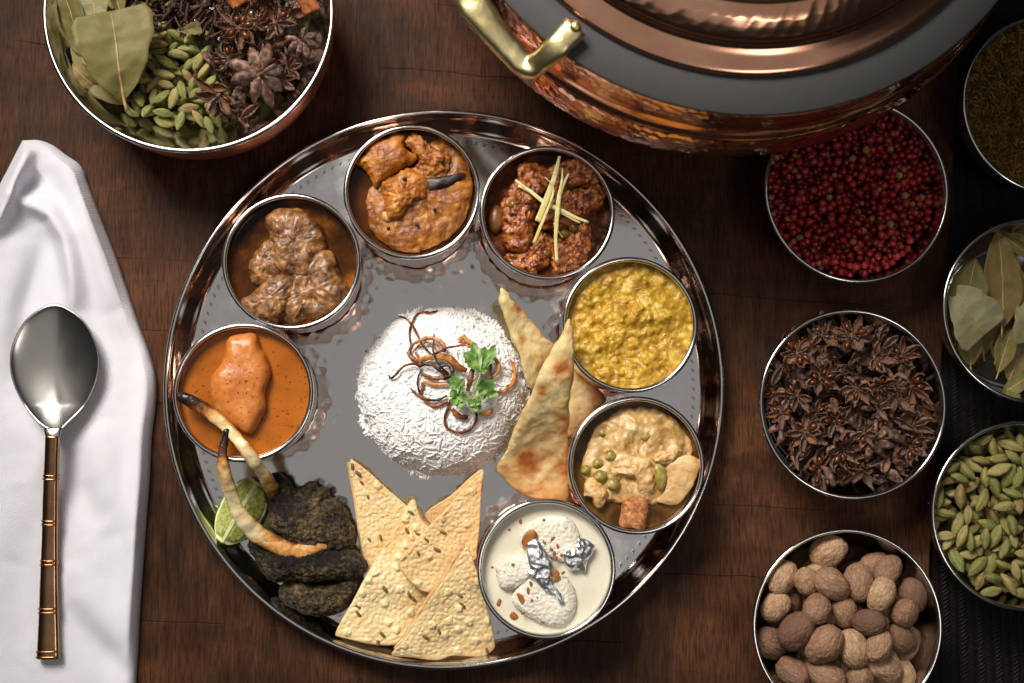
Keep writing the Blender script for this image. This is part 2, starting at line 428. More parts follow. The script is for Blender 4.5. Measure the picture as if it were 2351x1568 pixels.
POTATO_BROWN = food('stewed_potato', [(0.3, L(92, 50, 14)), (0.7, L(134, 80, 28))], 90, 0.35, 0.5, 0.1, bumps=[(600, 0.2)])
PEA = food('green_pea', [(0.3, L(122, 112, 40)), (0.5, L(154, 138, 64)), (0.62, L(200, 166, 110))], 230, 0.34, 0.5, 0.1, (0.002, 0.002, 0.0006), [(500, 0.3)], 0.2)
PEA_DARK = food('pea_in_gravy', [(0.3, L(98, 62, 16)), (0.55, L(124, 92, 26)), (0.8, L(140, 74, 32))], 170, 0.3, 0.5, 0.1, bumps=[(500, 0.2)], coat=0.2)
DAL = food('yellow_dal', [(0.1, L(132, 94, 18)), (0.42, L(176, 132, 34)), (0.60, L(202, 162, 58)), (0.85, L(228, 196, 106))], 150, 0.36, 0.4, 0.08, (0.003, 0.0022, 0.0006), [(500, 0.35), (1300, 0.2)], 0.2, speck=[(420, 0.70, L(120, 72, 20)), (900, 0.70, L(172, 104, 32))])
VEG_SAUCE = food('vegetable_sauce', [(0.25, L(150, 108, 50)), (0.45, L(186, 146, 86)), (0.6, L(208, 170, 114)), (0.78, L(226, 192, 140))], 95, 0.34, 0.5, 0.12, (0.003, 0.002, 0.001), [(400, 0.4), (1200, 0.35)], 0.25, speck=[(1300, 0.68, L(110, 74, 34))])
VEG_OIL = food('vegetable_broth', [(0.3, L(62, 37, 8)), (0.7, L(112, 76, 26))], 60, 0.12, 0.3, bumps=[(600, 0.06)])
POTATO = food('cooked_potato', [(0.25, L(190, 142, 84)), (0.5, L(216, 176, 118)), (0.75, L(230, 198, 142))], 130, 0.36, 0.5, 0.15, (0.003, 0.002, 0.001), [(700, 0.3), (1500, 0.2)], 0.2, speck=[(1200, 0.67, L(140, 92, 48))])
CARROT = food('cooked_carrot', [(0.3, L(146, 84, 42)), (0.5, L(182, 116, 68)), (0.7, L(208, 158, 108))], 220, 0.34, 0.5, 0.15, (0.003, 0.0012, 0.0006), [(600, 0.3)], 0.25)
BEAN = food('soft_bean', [(0.3, L(132, 118, 42)), (0.7, L(172, 154, 82))], 200, 0.36, 0.5, bumps=[(600, 0.3)], coat=0.2)
MILK = food('sweet_milk', [(0.3, (0.66, 0.61, 0.47, 1)), (0.7, (0.74, 0.69, 0.55, 1))], 35, 0.14, 0.5, 0.2, (0.003, 0.0026, 0.002))
PATTY = food('curd_patty', [(0.3, (0.66, 0.61, 0.49, 1)), (0.7, (0.84, 0.80, 0.70, 1))], 90, 0.5, 0.35, 0.25, (0.003, 0.0026, 0.002), [(420, 0.5), (1100, 0.35)])
TIKKA = food('tikka_chicken', [(0.1, L(172, 96, 36)), (0.6, L(196, 118, 52)), (0.9, L(212, 146, 82))], 110, 0.34, 0.4, 0.1, (0.003, 0.0012, 0.0005), [(350, 0.1), (1300, 0.1)], 0.3, speck=[(620, 0.64, L(120, 54, 16))])
TIKKA_SAUCE = food('tikka_sauce', [(0.2, L(140, 74, 14)), (0.8, L(178, 100, 26))], 28, 0.16, 0.35, 0.0, (0.003, 0.0012, 0.0005), [(900, 0.03)], 0.0, speck=[(620, 0.66, L(96, 46, 12))])
def m_char():
    m = M('charred_herb_crust', spec=0.45)
    big = m.noise(55, 4, 0.6, None, 0.5); n = m.noise(400, 9, 0.72); n2 = m.noise(1300, 5, 0.7)
    f = m.math('ADD', m.math('MULTIPLY', big, 0.55), m.math('MULTIPLY_ADD', n, 1.25, -0.37))
    f = m.math('SUBTRACT', f, m.math('MULTIPLY', m.attr('char'), 0.20))
    c = m.ramp(f, [(0.34, L(17, 14, 12)), (0.44, L(38, 30, 21)), (0.53, L(72, 60, 38)), (0.63, L(108, 92, 58)), (0.76, L(156, 122, 82))])
    c = m.mix(m.ramp(n2, [(0.5, K0), (0.62, (0.7, 0.7, 0.7, 1))]), c, m.mix(0.5, c, L(16, 13, 11)))
    m.set(base=c, rough=m.math('MULTIPLY_ADD', n2, 0.5, 0.25))
    m.bump(m.math('ADD', m.math('MULTIPLY', n, 1.2), n2), 1.0, 0.0012); return m.m
CHAR = m_char()
LIME_RIND = food('lime_rind', [(0.3, L(88, 108, 20)), (0.7, L(128, 142, 44))], 120, 0.36, 0.5, bumps=[(900, 0.15)])
GINGER = food('ginger_strip', [(0.3, L(222, 206, 120)), (0.7, L(246, 236, 176))], 150, 0.42, 0.45, 0.2, (0.002, 0.0018, 0.0008), [(500, 0.15)])
MUSTARD = food('mustard_seed', [(0.3, L(22, 14, 10)), (0.7, L(48, 32, 24))], 400, 0.3)
ALMOND = food('toasted_almond', [(0.25, L(112, 60, 20)), (0.55, L(176, 112, 52)), (0.8, L(206, 152, 88))], 160, 0.42, bumps=[(900, 0.15)])
FLECK = food('brown_fleck', [(0.3, L(124, 66, 16)), (0.7, L(180, 108, 36))], 300, 0.45)
def toned(name, cols, nscale, dark, rough=0.4, spec=0.4, bumps=(), streak=None):
    """colour picked by the thing's own tone (0 to 1), mottled"""
    m = M(name, rough=rough, spec=spec); k = len(cols)
    c = m.ramp(m.oattr('tone'), [(i / max(1, k - 1), q) for i, q in enumerate(cols)])
    n = m.noise(nscale, 7, 0.65, None, 1.0); c = m.mix(m.ramp(n, [(0.42, K0), (0.72, (0.75, 0.75, 0.75, 1))]), c, dark)
    m.set(base=c); h = None
    for (s_, w_) in bumps:
        x = m.math('MULTIPLY', m.noise(s_, 4, 0.6), w_); h = x if h is None else m.math('ADD', h, x)
    if h is not None: m.bump(h, 0.8, 0.001)
    return m.m
PEPPER = toned('pink_peppercorn', [L(128, 24, 30), L(172, 40, 42), L(200, 74, 66)], 450, L(112, 22, 24), 0.28, 0.5, [(900, 0.15)])
PEPPER_PALE = food('pale_peppercorn', [(0.3, L(140, 100, 54)), (0.6, L(176, 132, 84)), (0.85, L(196, 120, 90))], 450, 0.45, bumps=[(900, 0.3)], var=0.3)
def m_nut():
    m = M('nutmeg_shell', rough=0.62, spec=0.28)
    c = m.ramp(m.oattr('tone'), [(0.0, L(116, 86, 70)), (0.5, L(160, 124, 99)), (1.0, L(198, 162, 126))])
    v = m.node('ShaderNodeTexVoronoi', {'Vector': m.node('ShaderNodeVectorMath', {0: m.co((0.35, 1, 1)), 1: m.node('ShaderNodeVectorMath', {0: m.node('ShaderNodeTexNoise', {'Vector': m.co(), 'Scale': 260.0, 'Detail': 3.0}).outputs['Color'], 'Scale': 0.0016}, operation='SCALE').outputs[0]}, operation='ADD').outputs[0], 'Scale': 520.0}, feature='DISTANCE_TO_EDGE').outputs['Distance']
    net = m.mr(v, 0.0, 0.16)
    big = m.noise(150, 5, 0.6)
    c = m.mix(m.math('MULTIPLY', m.math('SUBTRACT', 1.0, net), 0.35), c, L(84, 54, 36))
    c = m.mix(m.ramp(big, [(0.45, K0), (0.75, (0.6, 0.6, 0.6, 1))]), c, L(120, 80, 54))
    m.set(base=c); m.bump(m.math('ADD', m.math('MULTIPLY', net, 0.2), m.math('MULTIPLY', m.noise(1.0, 5, 0.65, m.co((160, 420, 420)), 0.6), 1.0)), 0.8, 0.0010); return m.m
NUTMEG = m_nut()
CUMIN = food('cumin_seed', [(0.3, L(96, 68, 34)), (0.7, L(150, 112, 62))], 600, 0.6)
HERB = food('dried_herb', [(0.3, L(46, 34, 12)), (0.6, L(92, 70, 26)), (0.8, L(132, 100, 44))], 180, 0.7, 0.2)
CLOVE = food('dried_clove', [(0.3, L(34, 20, 15)), (0.7, L(76, 48, 36))], 400, 0.6, 0.3, bumps=[(1200, 0.4)], var=0.4)
CINNAMON = food('cinnamon_bark', [(0.3, L(124, 66, 28)), (0.7, L(176, 108, 54))], 150, 0.65, 0.3, bumps=[(600, 0.4)])
STEMG = food('coriander_stem', [(0.3, L(132, 160, 62)), (0.7, L(160, 184, 88))], 200, 0.4, 0.4, 0.1)

def m_pod():
    m = M('green_cardamom', rough=0.55, spec=0.3)
    c = m.ramp(m.oattr('tone'), [(0.0, L(108, 116, 56)), (0.34, L(128, 123, 66)), (0.67, L(156, 142, 88)), (1.0, L(130, 106, 62))])
    st = m.noise(1.0, 4, 0.6, m.co((120, 900, 900)))
    c = m.mix(m.ramp(st, [(0.42, K0), (0.7, (0.6, 0.6, 0.6, 1))]), c, L(180, 166, 108))
    e = m.attr('tip'); c = m.mix(m.math('MULTIPLY', e, 0.6), c, L(132, 104, 54))
    m.set(base=c); m.bump(m.math('ADD', m.math('MULTIPLY', st, 1.5), m.noise(500, 3)), 0.8, 0.0006); return m.m
POD = m_pod()
def m_anise():
    m = M('star_anise_husk', rough=0.62, spec=0.3)
    inn = m.attr('inner')
    n = m.noise(420, 6, 0.65)
    o = m.ramp(n, [(0.34, L(48, 29, 22)), (0.5, L(100, 64, 46)), (0.66, L(152, 108, 80))])
    i = m.ramp(n, [(0.3, L(84, 48, 24)), (0.7, L(132, 82, 44))])
    c = m.mix(inn, o, i)
    r = m.rand(); c = m.hsv(c, 0.5, m.math('MULTIPLY_ADD', r, 0.3, 0.8), m.math('MULTIPLY_ADD', m.math('FRACT', m.math('MULTIPLY', r, 5.7)), 0.8, 0.8))
    m.set(base=m.hsv(c, 0.5, 0.82, 1.0)); m.bump(m.math('ADD', n, m.noise(1400, 3)), 0.8, 0.0006); return m.m
ANISE = m_anise()
ANISE_SEED = food('star_anise_seed', [(0.3, L(72, 34, 12)), (0.7, L(112, 60, 24))], 200, 0.2, 0.5)
def m_leaf():
    m = M('dried_bay_leaf', rough=0.5, spec=0.22)
    r = m.rand()
    c = m.ramp(m.oattr('tone'), [(0.0, L(98, 93, 50)), (0.35, L(124, 116, 70)), (0.6, L(120, 100, 58)), (0.8, L(132, 128, 84)), (1.0, L(150, 146, 112))])
    n = m.noise(70, 6, 0.6)
    c = m.mix(m.ramp(n, [(0.4, K0), (0.75, (0.6, 0.6, 0.6, 1))]), c, L(112, 94, 52))
    sx = m.node('ShaderNodeSeparateXYZ', {0: m.node('ShaderNodeTexCoord').outputs['Object']})
    vy = m.math('ABSOLUTE', sx.outputs[1])
    u = m.math('SUBTRACT', sx.outputs[0], m.math('MULTIPLY', vy, 0.9))
    u = m.math('ADD', u, m.math('MULTIPLY', m.noise(120, 2), 0.003))
    fr = m.math('ABSOLUTE', m.math('SUBTRACT', m.math('FRACT', m.math('MULTIPLY', u, 170)), 0.5))
    vein = m.mr(fr, 0.05, 0.0)
    c = m.mix(m.math('MULTIPLY', vein, 0.22), c, L(166, 154, 106))
    m.set(base=c); m.bump(m.math('ADD', m.math('MULTIPLY', vein, 0.5), m.noise(300, 4)), 0.35, 0.0006)
    return m.m
LEAF = m_leaf()
MIDRIB = food('bay_midrib', [(0.3, L(168, 136, 82)), (0.7, L(190, 160, 104))], 200, 0.55)
def m_onion():
    m = M('fried_onion', rough=0.36, spec=0.4)
    b = m.attr('burn'); n = m.noise(260, 4)
    f = m.math('ADD', b, m.math('MULTIPLY_ADD', n, 1.2, -0.52))
    c = m.ramp(f, [(0.0, L(224, 176, 106)), (0.25, L(190, 124, 54)), (0.5, L(138, 76, 26)), (0.75, L(84, 42, 16)), (1.0, L(44, 22, 12))])
    m.set(base=c, sss=0.15, srad=(0.002, 0.001, 0.0005), sscale=1.0); m.bump(m.noise(900, 3), 0.3, 0.0005); return m.m
ONION = m_onion()
def m_cori():
    m = M('fresh_coriander', rough=0.42, spec=0.4)
    n = m.noise(240, 4); m.set(base=m.ramp(n, [(0.36, L(74, 108, 44)), (0.5, L(104, 142, 66)), (0.66, L(150, 178, 106))]), sss=0.12, srad=(0.001, 0.0016, 0.0004), sscale=1.0)
    m.bump(m.noise(700, 3), 0.3, 0.0005); return m.m
CORI = m_cori()
def m_bone():
    m = M('roasted_bone', rough=0.26, spec=0.55)
    b = m.attr('burn'); n = m.noise(75, 7, 0.7, None, 0.9)
    f = m.math('ADD', b, m.math('MULTIPLY_ADD', n, 1.0, -0.5))
    c = m.ramp(f, [(0.0, L(236, 218, 176)), (0.14, L(230, 200, 142)), (0.30, L(198, 138, 70)), (0.45, L(118, 66, 30)), (0.62, L(48, 30, 24)), (1.0, L(18, 14, 14))])
    m.set(base=c); m.bump(m.math('ADD', m.noise(260, 5), m.noise(1.0, 4, 0.6, m.co((300, 300, 300)))), 0.6, 0.0008); return m.m
BONE = m_bone()
def m_papad():
    m = M('roasted_papad', rough=0.5, spec=0.35)
    n = m.noise(45, 4); w = m.noise(300, 4)
    c = m.ramp(n, [(0.36, L(232, 202, 142)), (0.5, L(240, 216, 162)), (0.64, L(228, 188, 122))])
    c = m.mix(m.math('MULTIPLY', m.attr('bub'), 0.5), c, L(248, 234, 196))
    c = m.mix(m.ramp(w, [(0.62, K0), (0.8, (0.4, 0.4, 0.4, 1))]), c, L(206, 156, 86))
    c = m.mix(m.attr('rim'), c, L(168, 112, 54))  # brown edge band painted in to stand for shadow between overlapping sheets
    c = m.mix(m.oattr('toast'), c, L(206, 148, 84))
    m.set(base=c); m.bump(w, 0.25, 0.0006); return m.m
PAPAD = m_papad()
def m_naan():
    m = M('toasted_naan', rough=0.62, spec=0.25)
    n = m.noise(55, 5); fl = m.noise(420, 4)
    c = m.ramp(n, [(0.38, L(206, 178, 120)), (0.5, L(222, 202, 150)), (0.62, L(206, 172, 108))])
    c = m.mix(m.ramp(fl, [(0.5, K0), (0.75, (0.5, 0.5, 0.5, 1))]), c, L(190, 160, 104))
    t = m.math('ADD', m.attr('toast'), m.math('MULTIPLY_ADD', m.noise(180, 5), 0.7, -0.35))
    tc = m.ramp(t, [(0.25, K0), (0.95, W1)])
    c = m.mix(tc, c, m.ramp(t, [(0.3, L(212, 156, 88)), (0.75, L(190, 118, 54)), (1.0, L(150, 84, 38))]))
    m.set(base=c, sss=0.08, srad=(0.003, 0.002, 0.001), sscale=1.0)
    m.bump(m.math('ADD', fl, m.math('MULTIPLY', m.noise(140, 3), 0.8)), 0.5, 0.0007); return m.m
NAAN = m_naan()
def m_limeflesh():
    m = M('lime_flesh', rough=0.2, spec=0.5)
    n = m.noise(1.0, 4, 0.6, m.co((500, 500, 500)))
    m.set(base=m.ramp(n, [(0.38, L(128, 136, 52)), (0.5, L(156, 162, 78)), (0.64, L(188, 190, 118))]), sss=0.3, srad=(0.003, 0.003, 0.001), sscale=1.0)
    m.bump(n, 0.5, 0.0006); return m.m
LIME_FLESH = m_limeflesh()
LIME_PITH = food('lime_pith', [(0.3, L(216, 218, 150)), (0.7, L(234, 234, 186))], 200, 0.5, 0.3, 0.2)
def m_foil():
    m = M('silver_leaf', metal=1.0, rough=0.34, base=(0.94, 0.94, 0.95, 1))
    m.bump(m.noise(300, 4, 0.6), 0.35, 0.0008); return m.m
FOIL = m_foil()
# ------------------------------------------------------------------ table, mat
E0, E1 = PT(2205, 110, 0.0), PT(2130, 1390, 0.0)
ed = (E1 - E0) / np.linalg.norm(E1 - E0)
ER0, ER1 = E0 - ed * 0.45, E0 + ed * 1.0
def slab(poly, z0, z1, bev=0.0):
    n = len(poly); V = [(x, y, z1) for x, y in poly] + [(x, y, z0) for x, y in poly]
    F = [list(range(n)), list(range(2 * n - 1, n - 1, -1))] + [[(i + 1) % n, i, n + i, n + (i + 1) % n] for i in range(n)]
    return np.array(V, float), F
V, F = slab([(-0.75, -0.65), (ER1[0], -0.65), (ER0[0], 0.75), (-0.75, 0.75)], -0.02, 0.0)
V[1, :2] = ER1[:2] + ed[:2] * ((-0.65 - ER1[1]) / ed[1]); V[2, :2] = ER0[:2] + ed[:2] * ((0.75 - ER0[1]) / ed[1])
V[5, :2] = V[1, :2]; V[6, :2] = V[2, :2]
me = link_mesh('table_top', V, F, False)
tt = put('table_top', me, WOOD, kind='structure')
bv = tt.modifiers.new('edge', 'BEVEL'); bv.width = 0.0012; bv.segments = 2; bv.limit_method = 'ANGLE'
V, F = slab([(0.05, -0.7), (0.9, -0.7), (0.9, 0.8), (0.05, 0.8)], -0.06, -0.022)
put('table_base', link_mesh('table_base', V, F, False), WOOD, kind='structure')
MZ = -0.0060                                        # top of the woven mat
def build_mat():
    x0, x1, y0, y1 = 0.20, 0.62, -0.55, 0.55
    me_root = empty('woven_placemat', (0.40, 0, -0.0215), label='dark woven herringbone placemat lying beside the wooden board', cat='placemat')
    # everything of the mat lies right of the board's edge
    def edge_x(y): return E0[0] + ed[0] * (y - E0[1]) / ed[1]
    poly = [(edge_x(y0) + 0.0015, y0), (x1, y0), (x1, y1), (edge_x(y1) + 0.0015, y1)]
    V, F = slab(poly, -0.0215, MZ - 0.0012)
    mk('backing', V, F, MATW, me_root, False)
    l, w, h = 0.0027, 0.00095, 0.0009
    # a strip: low rounded bar
    B = []
    for u, hh in ((-1, 0.1), (-0.6, 0.85), (0, 1.0), (0.6, 0.85), (1, 0.1)):
        for v, gg in ((-1, 0), (-0.55, 0.85), (0.55, 0.85), (1, 0)): B.append((u * l, v * w, h * hh * gg - (0.0004 if gg == 0 else 0)))
    B = np.array(B); BF = grid_faces(5, 4, False)
    mats = []; dx, dy = 0.0054, 0.0025
    rs = np.random.RandomState(3)
    for ix in range(int((x1 - x0) / dx) + 1):
        for iy in range(int((y1 - y0) / dy) + 1):
            x = x0 + ix * dx; y = y0 + iy * dy
            if x < edge_x(y) + 0.005 or x > 0.46: continue
            a = (0.72 if ix % 2 else -0.72) + rs.normal(0, 0.05)
            R = rot_xyz(rs.normal(0, 0.06), rs.normal(0, 0.06), a)
            mats.append((R, (x, y + (dy / 2 if ix % 2 else 0), MZ - 0.0012 + rs.normal(0, 0.00012))))
    V, F = repeat_mesh(B, BF[:, ::-1], mats)
    mk('woven_strips', V, F, MATW, me_root, True, kind='stuff')
build_mat()

# ------------------------------------------------------------------ serving tray
FZ = 0.0030                                         # top of the tray floor
TRAY_C = np.array([0.0045, 0.0380, 0.0])
def m_tray_floor():
    m = M('hammered_tray_floor', metal=1.0, base=(0.62, 0.605, 0.59, 1))
    sx = m.node('ShaderNodeSeparateXYZ', {0: m.node('ShaderNodeTexCoord').outputs['Object']})
    r = m.math('SQRT', m.math('ADD', m.math('POWER', sx.outputs[0], 2), m.math('POWER', sx.outputs[1], 2)))
    th = m.math('ARCTAN2', sx.outputs[1], sx.outputs[0])
    vv = m.node('ShaderNodeTexVoronoi', {'Vector': m.co((1, 1, 0)), 'Scale': 155.0, 'Randomness': 0.75, 'Smoothness': 0.35}, feature='SMOOTH_F1').outputs['Distance']
    dim = m.math('MULTIPLY', m.mr(vv, -0.1, 0.8), m.mr(r, 0.112, 0.085))
    band = m.mr(m.math('ABSOLUTE', m.math('SUBTRACT', r, 0.1508)), 0.0013, 0.0007)
    fr = m.math('FRACT', m.math('ADD', m.math('MULTIPLY', th, 167 / (2 * math.pi)), m.math('MULTIPLY', r, 110)))
    dash = m.math('MULTIPLY', band, m.ramp(fr, [(0.0, K0), (0.06, W1), (0.34, W1), (0.42, K0)]))
    h = m.math('SUBTRACT', m.math('MULTIPLY', dim, 0.6), m.math('MULTIPLY', dash, 0.03))
    h = m.math('ADD', h, m.math('MULTIPLY', m.noise(22, 2), 0.5))
    m.set(rough=m.math('ADD', m.math('MULTIPLY_ADD', m.noise(120, 5, 0.7), 0.06, 0.07), m.math('MULTIPLY', m.mr(m.noise(26, 5, 0.65), 0.45, 0.7), 0.12)))
    m.set(base=m.mix(m.math('MULTIPLY', dash, 0.55), (0.62, 0.605, 0.59, 1), (0.16, 0.15, 0.14, 1)))
    m.bump(h, 0.55, 0.0008); return m.m
tray = empty('serving_tray', (TRAY_C[0], TRAY_C[1], 0.0), label='large round polished steel thali tray with raised rim', cat='tray')
V, F = lathe([(1e-5, FZ), (0.05, FZ), (0.1, FZ), (0.150, FZ), (0.1545, FZ)], 256)
put('floor', link_mesh('tray_floor', V, F[:, ::-1]), m_tray_floor(), tray)
prof = spline([(0.1545, FZ), (0.1560, 0.0036), (0.1577, 0.0056), (0.1600, 0.0105), (0.1622, 0.0152), (0.1636, 0.0170)], 22)
V, F = lathe(prof, 256)
put('wall', link_mesh('tray_wall', V, F[:, ::-1]), STEEL_TRAY, tray)
bead = [(0.1651 + 0.0017 * math.cos(a), 0.0176 + 0.0015 * math.sin(a)) for a in np.linspace(math.pi * 1.02, -math.pi * 0.75, 16)]
bead += [(0.1625, 0.0140), (0.1600, 0.0085), (0.1575, 0.0035), (0.1540, 0.0006), (0.10, 0.0004), (1e-5, 0.0004)]
V, F = lathe(bead, 256)
put('rim', link_mesh('tray_rim', V, F[:, ::-1]), STEEL, tray)

# ------------------------------------------------------------------ copper cups on the tray
def hammered(profile, seg, cell, depth, seed=0, keep=None, a0=math.pi / 2):
    """turned sheet metal with overlapping hammer dents (beaten inward)"""
    p = np.asarray(profile, float); s = np.concatenate([[0], np.cumsum(np.linalg.norm(np.diff(p, axis=0), axis=1))])
    V, F = lathe(p, seg)
    ca, sa = math.cos(a0), math.sin(a0)
    V = V @ np.array([[ca, sa, 0], [-sa, ca, 0], [0, 0, 1]])
    N = normals(V, F)
    t = np.tile(np.arange(seg) * 2 * math.pi / seg, len(p)); ss = np.repeat(s, seg); rm = np.repeat(np.full(len(p), p[:, 0].max()), seg)
    d, _ = worley(np.stack([ss, t * rm + 0.5 * ss], 1), 1.0 / cell, seed, 0.45)
    dd = depth * (np.clip(d, 0, 0.75) / 0.75) ** 2
    k = np.repeat(np.ones(len(p)) if keep is None else np.asarray(keep, float), seg)
    rad = np.stack([V[:, 0], V[:, 1], np.zeros(len(V))], 1)
    sg = np.where(np.einsum('ij,ij->i', N, rad) < 0, -1, 1)
    V = V + N * (sg * dd * k)[:, None]
    return V, F
CUP_H = 0.045; CUPDZ = 0.0115; CUPK = 0.0483 / 0.0368
cup_out = spline([(0.0300, 0.0), (0.0338, 0.0005), (0.0360, 0.002), (0.0371, 0.006), (0.0377, 0.018), (0.0381, 0.028), (0.0384, 0.0355)], 40); cup_out[:, 1] *= CUPK
cup_in = spline([(0.0372, 0.0368), (0.0370, 0.028), (0.0365, 0.018), (0.0356, 0.0095), (0.034, 0.005), (0.030, 0.0028), (0.02, 0.0024), (1e-5, 0.0024)], 26); cup_in[:, 1] *= CUPK
def cup_rin(z): 
    q = cup_in[:18]; return float(np.interp(z, q[::-1, 1], q[::-1, 0]))
V, F = hammered(np.vstack([[(1e-5, 0.0)], [(0.02, 0.0)], cup_out]), 180, 0.0068, 0.00042, 3)
me_co = link_mesh('cup_outer_shell', V, F)
V, F = lathe(cup_in, 96); me_ci = link_mesh('cup_inner_shell', V, F)
V, F = lathe([(0.0379 + 0.00145 * math.cos(a), 0.0366 * CUPK + 0.0014 * math.sin(a)) for a in np.linspace(0, 2 * math.pi, 15)[:-1]], 128, True)
me_cr = link_mesh('cup_rim', V, F[:, ::-1])
CUPS = {}
def cup(key, px, py, label, sc=1.0):
    p = PT(px, py, FZ + 0.0492)
    e = empty('small_cup', (p[0], p[1], FZ + 0.0002), rot=(0, 0, len(CUPS) * 1.3), label=label, cat='bowl', group='copper cups standing on the round tray')
    put('outer_shell', me_co, COPPER_CUP, e); put('inner_shell', me_ci, STEEL, e); put('rim', me_cr, STEEL, e)
    CUPS[key] = (p[0], p[1])
cup('lamb', 669, 600, 'copper and steel cup holding dark lamb curry')
cup('korma', 946, 440, 'copper and steel cup holding orange brown chicken curry with mustard seeds')
cup('keema', 1257, 488, 'copper and steel cup holding minced meat topped with ginger strips')
cup('dal', 1447, 745, 'copper and steel cup holding yellow lentil dal')
cup('veg', 1462, 1068, 'copper and steel cup holding pea and carrot vegetable curry')
cup('milk', 1255, 1306, 'copper and steel cup holding white milk dessert with silver leaf')
cup('tikka', 559, 901, 'copper and steel cup holding smooth orange tikka sauce')

# ------------------------------------------------------------------ spice bowls
SB_H = 0.045; SBK = 1.047
sb_out = spline([(1e-5, 0.0), (0.024, 0.0), (0.031, 0.0010), (0.038, 0.0045), (0.0435, 0.0125), (0.0478, 0.024), (0.0505, 0.036), (0.0520, 0.0437)], 30); sb_out[:, 0] *= SBK
sb_in = spline([(0.0514, 0.0440), (0.0497, 0.036), (0.0470, 0.025), (0.0430, 0.016), (0.036, 0.0115), (0.02, 0.0105), (1e-5, 0.0105)], 24); sb_in[:, 0] *= SBK
V, F = lathe(np.vstack([sb_out, sb_in]), 128); me_sb = link_mesh('spice_bowl_body', V, F)
V, F = lathe([(0.0520 * SBK + 0.00125 * math.cos(a), 0.0439 + 0.0012 * math.sin(a)) for a in np.linspace(0, 2 * math.pi, 15)[:-1]], 144, True)
me_sr = link_mesh('spice_bowl_rim', V, F[:, ::-1])
BOWLS = {}
def spice_bowl(key, p, z0, label):
    e = empty('spice_bowl', (p[0], p[1], z0), rot=(0, 0, len(BOWLS) * 0.9), label=label, cat='bowl', group='steel spice bowls beside the tray')
    put('body', me_sb, STEEL, e); put('rim', me_sr, STEEL, e)
    BOWLS[key] = (p[0], p[1], z0)
spice_bowl('herb', (0.3705, 0.2060), MZ + 0.0002, 'steel bowl full of fine brown dried herb on the woven mat')
spice_bowl('pepper', (0.2467, 0.1514), 0.0002, 'steel bowl full of pink peppercorns under the copper pot')
spice_bowl('anise', (0.2409, 0.0248), 0.0002, 'steel bowl full of star anise between peppercorns and nutmegs')
spice_bowl('nutmeg', (0.2341, -0.1029), 0.0002, 'steel bowl heaped with whole brown nutmegs')
spice_bowl('bay', (0.3540, 0.0803), MZ + 0.0002, 'steel bowl full of dried bay leaves on the woven mat')
spice_bowl('card', (0.3432, -0.0409), MZ + 0.0002, 'steel bowl full of green cardamom pods on the woven mat')

BB = np.array([-0.1414, 0.2471, 0.065])
bb_out = spline([(1e-5, 0.0), (0.040, 0.0), (0.052, 0.0012), (0.064, 0.008), (0.0735, 0.020), (0.0785, 0.036), (0.0800, 0.052), (0.0800, 0.0635)], 34)
bb_in = spline([(0.0792, 0.0645), (0.0755, 0.0600), (0.0705, 0.0535), (0.0645, 0.0460), (0.0570, 0.0385), (0.045, 0.0330), (0.02, 0.0315), (1e-5, 0.0315)], 34)
e = empty('mixed_spice_bowl', (BB[0], BB[1], 0.0002), label='wide copper bowl with steel inside holding bay leaves, cardamom and star anise', cat='bowl')
V, F = lathe(bb_out, 144); put('outer_shell', link_mesh('big_bowl_outer', V, F), COPPER_BOWL, e)
V, F = lathe(bb_in, 144); put('inner_shell', link_mesh('big_bowl_inner', V, F), STEEL, e)
V, F = lathe([(0.0801 + 0.0015 * math.cos(a), 0.0643 + 0.0014 * math.sin(a)) for a in np.linspace(0, 2 * math.pi, 17)[:-1]], 160, True)
put('rim', link_mesh('big_bowl_rim', V, F[:, ::-1]), STEEL, e)

# ------------------------------------------------------------------ copper pot with lid
POT_Z = 0.156
PC = np.array([0.157, 0.331, POT_Z])
pot = empty('copper_pot', (PC[0], PC[1], 0.0), label='big hammered copper pot with grey collar and brass handle', cat='pot')
lower = spline([(1e-5, 0.0003), (0.07, 0.0003), (0.092, 0.001), (0.113, 0.010), (0.1285, 0.026), (0.1385, 0.043), (0.158, 0.066), (0.1685, 0.084), (0.1722, 0.100), (0.1718, 0.112), (0.1700, 0.1220)], 185)
keep = np.clip((lower[:, 0] - 0.10) / 0.02, 0, 1)
V, F = hammered(lower, 960, 0.0064, 0.0008, 4, keep)
put('belly', link_mesh('pot_belly', V, F), COPPER, pot)
neck = spline([(0.1700, 0.1218), (0.1692, 0.1232), (0.1672, 0.1262), (0.1660, 0.1300), (0.1655, 0.1335), (0.1652, 0.1375)], 26)
V, F = lathe(neck, 320); put('neck', link_mesh('pot_neck', V, F), COPPER_LID, pot)
shoulder = spline([(0.1652, 0.1374), (0.1651, 0.1410), (0.1645, 0.1480), (0.1628, 0.1545)], 26)
V, F = hammered(shoulder, 880, 0.0060, 0.0007, 9)
put('shoulder', link_mesh('pot_shoulder', V, F), COPPER, pot)
V, F = lathe([(0.120, 0.1538), (0.1640, 0.1538), (0.1650, 0.1545), (0.1650, 0.1556), (0.1644, 0.1562), (0.120, 0.1562)], 320, True)
put('collar', link_mesh('pot_collar', V, F), COLLAR, pot)
def polar(r, deg, z): return (PC[0] + r * math.cos(math.radians(deg)), PC[1] + r * math.sin(math.radians(deg)), z)
half = [(628,118,0.1610),(600,150,0.1612),(560,192,0.1610),(520,228,0.1575),(480,262,0.1520),(445,282,0.1490),(405,268,0.1480),(360,222,0.1485),(310,165,0.1500),(262,105,0.1515),(215,40,0.1525),(172,-35,0.1530),(140,-110,0.1530)]
path = [PT(x, y, z) for x, y, z in pc(half)]
axd = path[-1][:2] - PC[:2]; axd /= np.linalg.norm(axd)
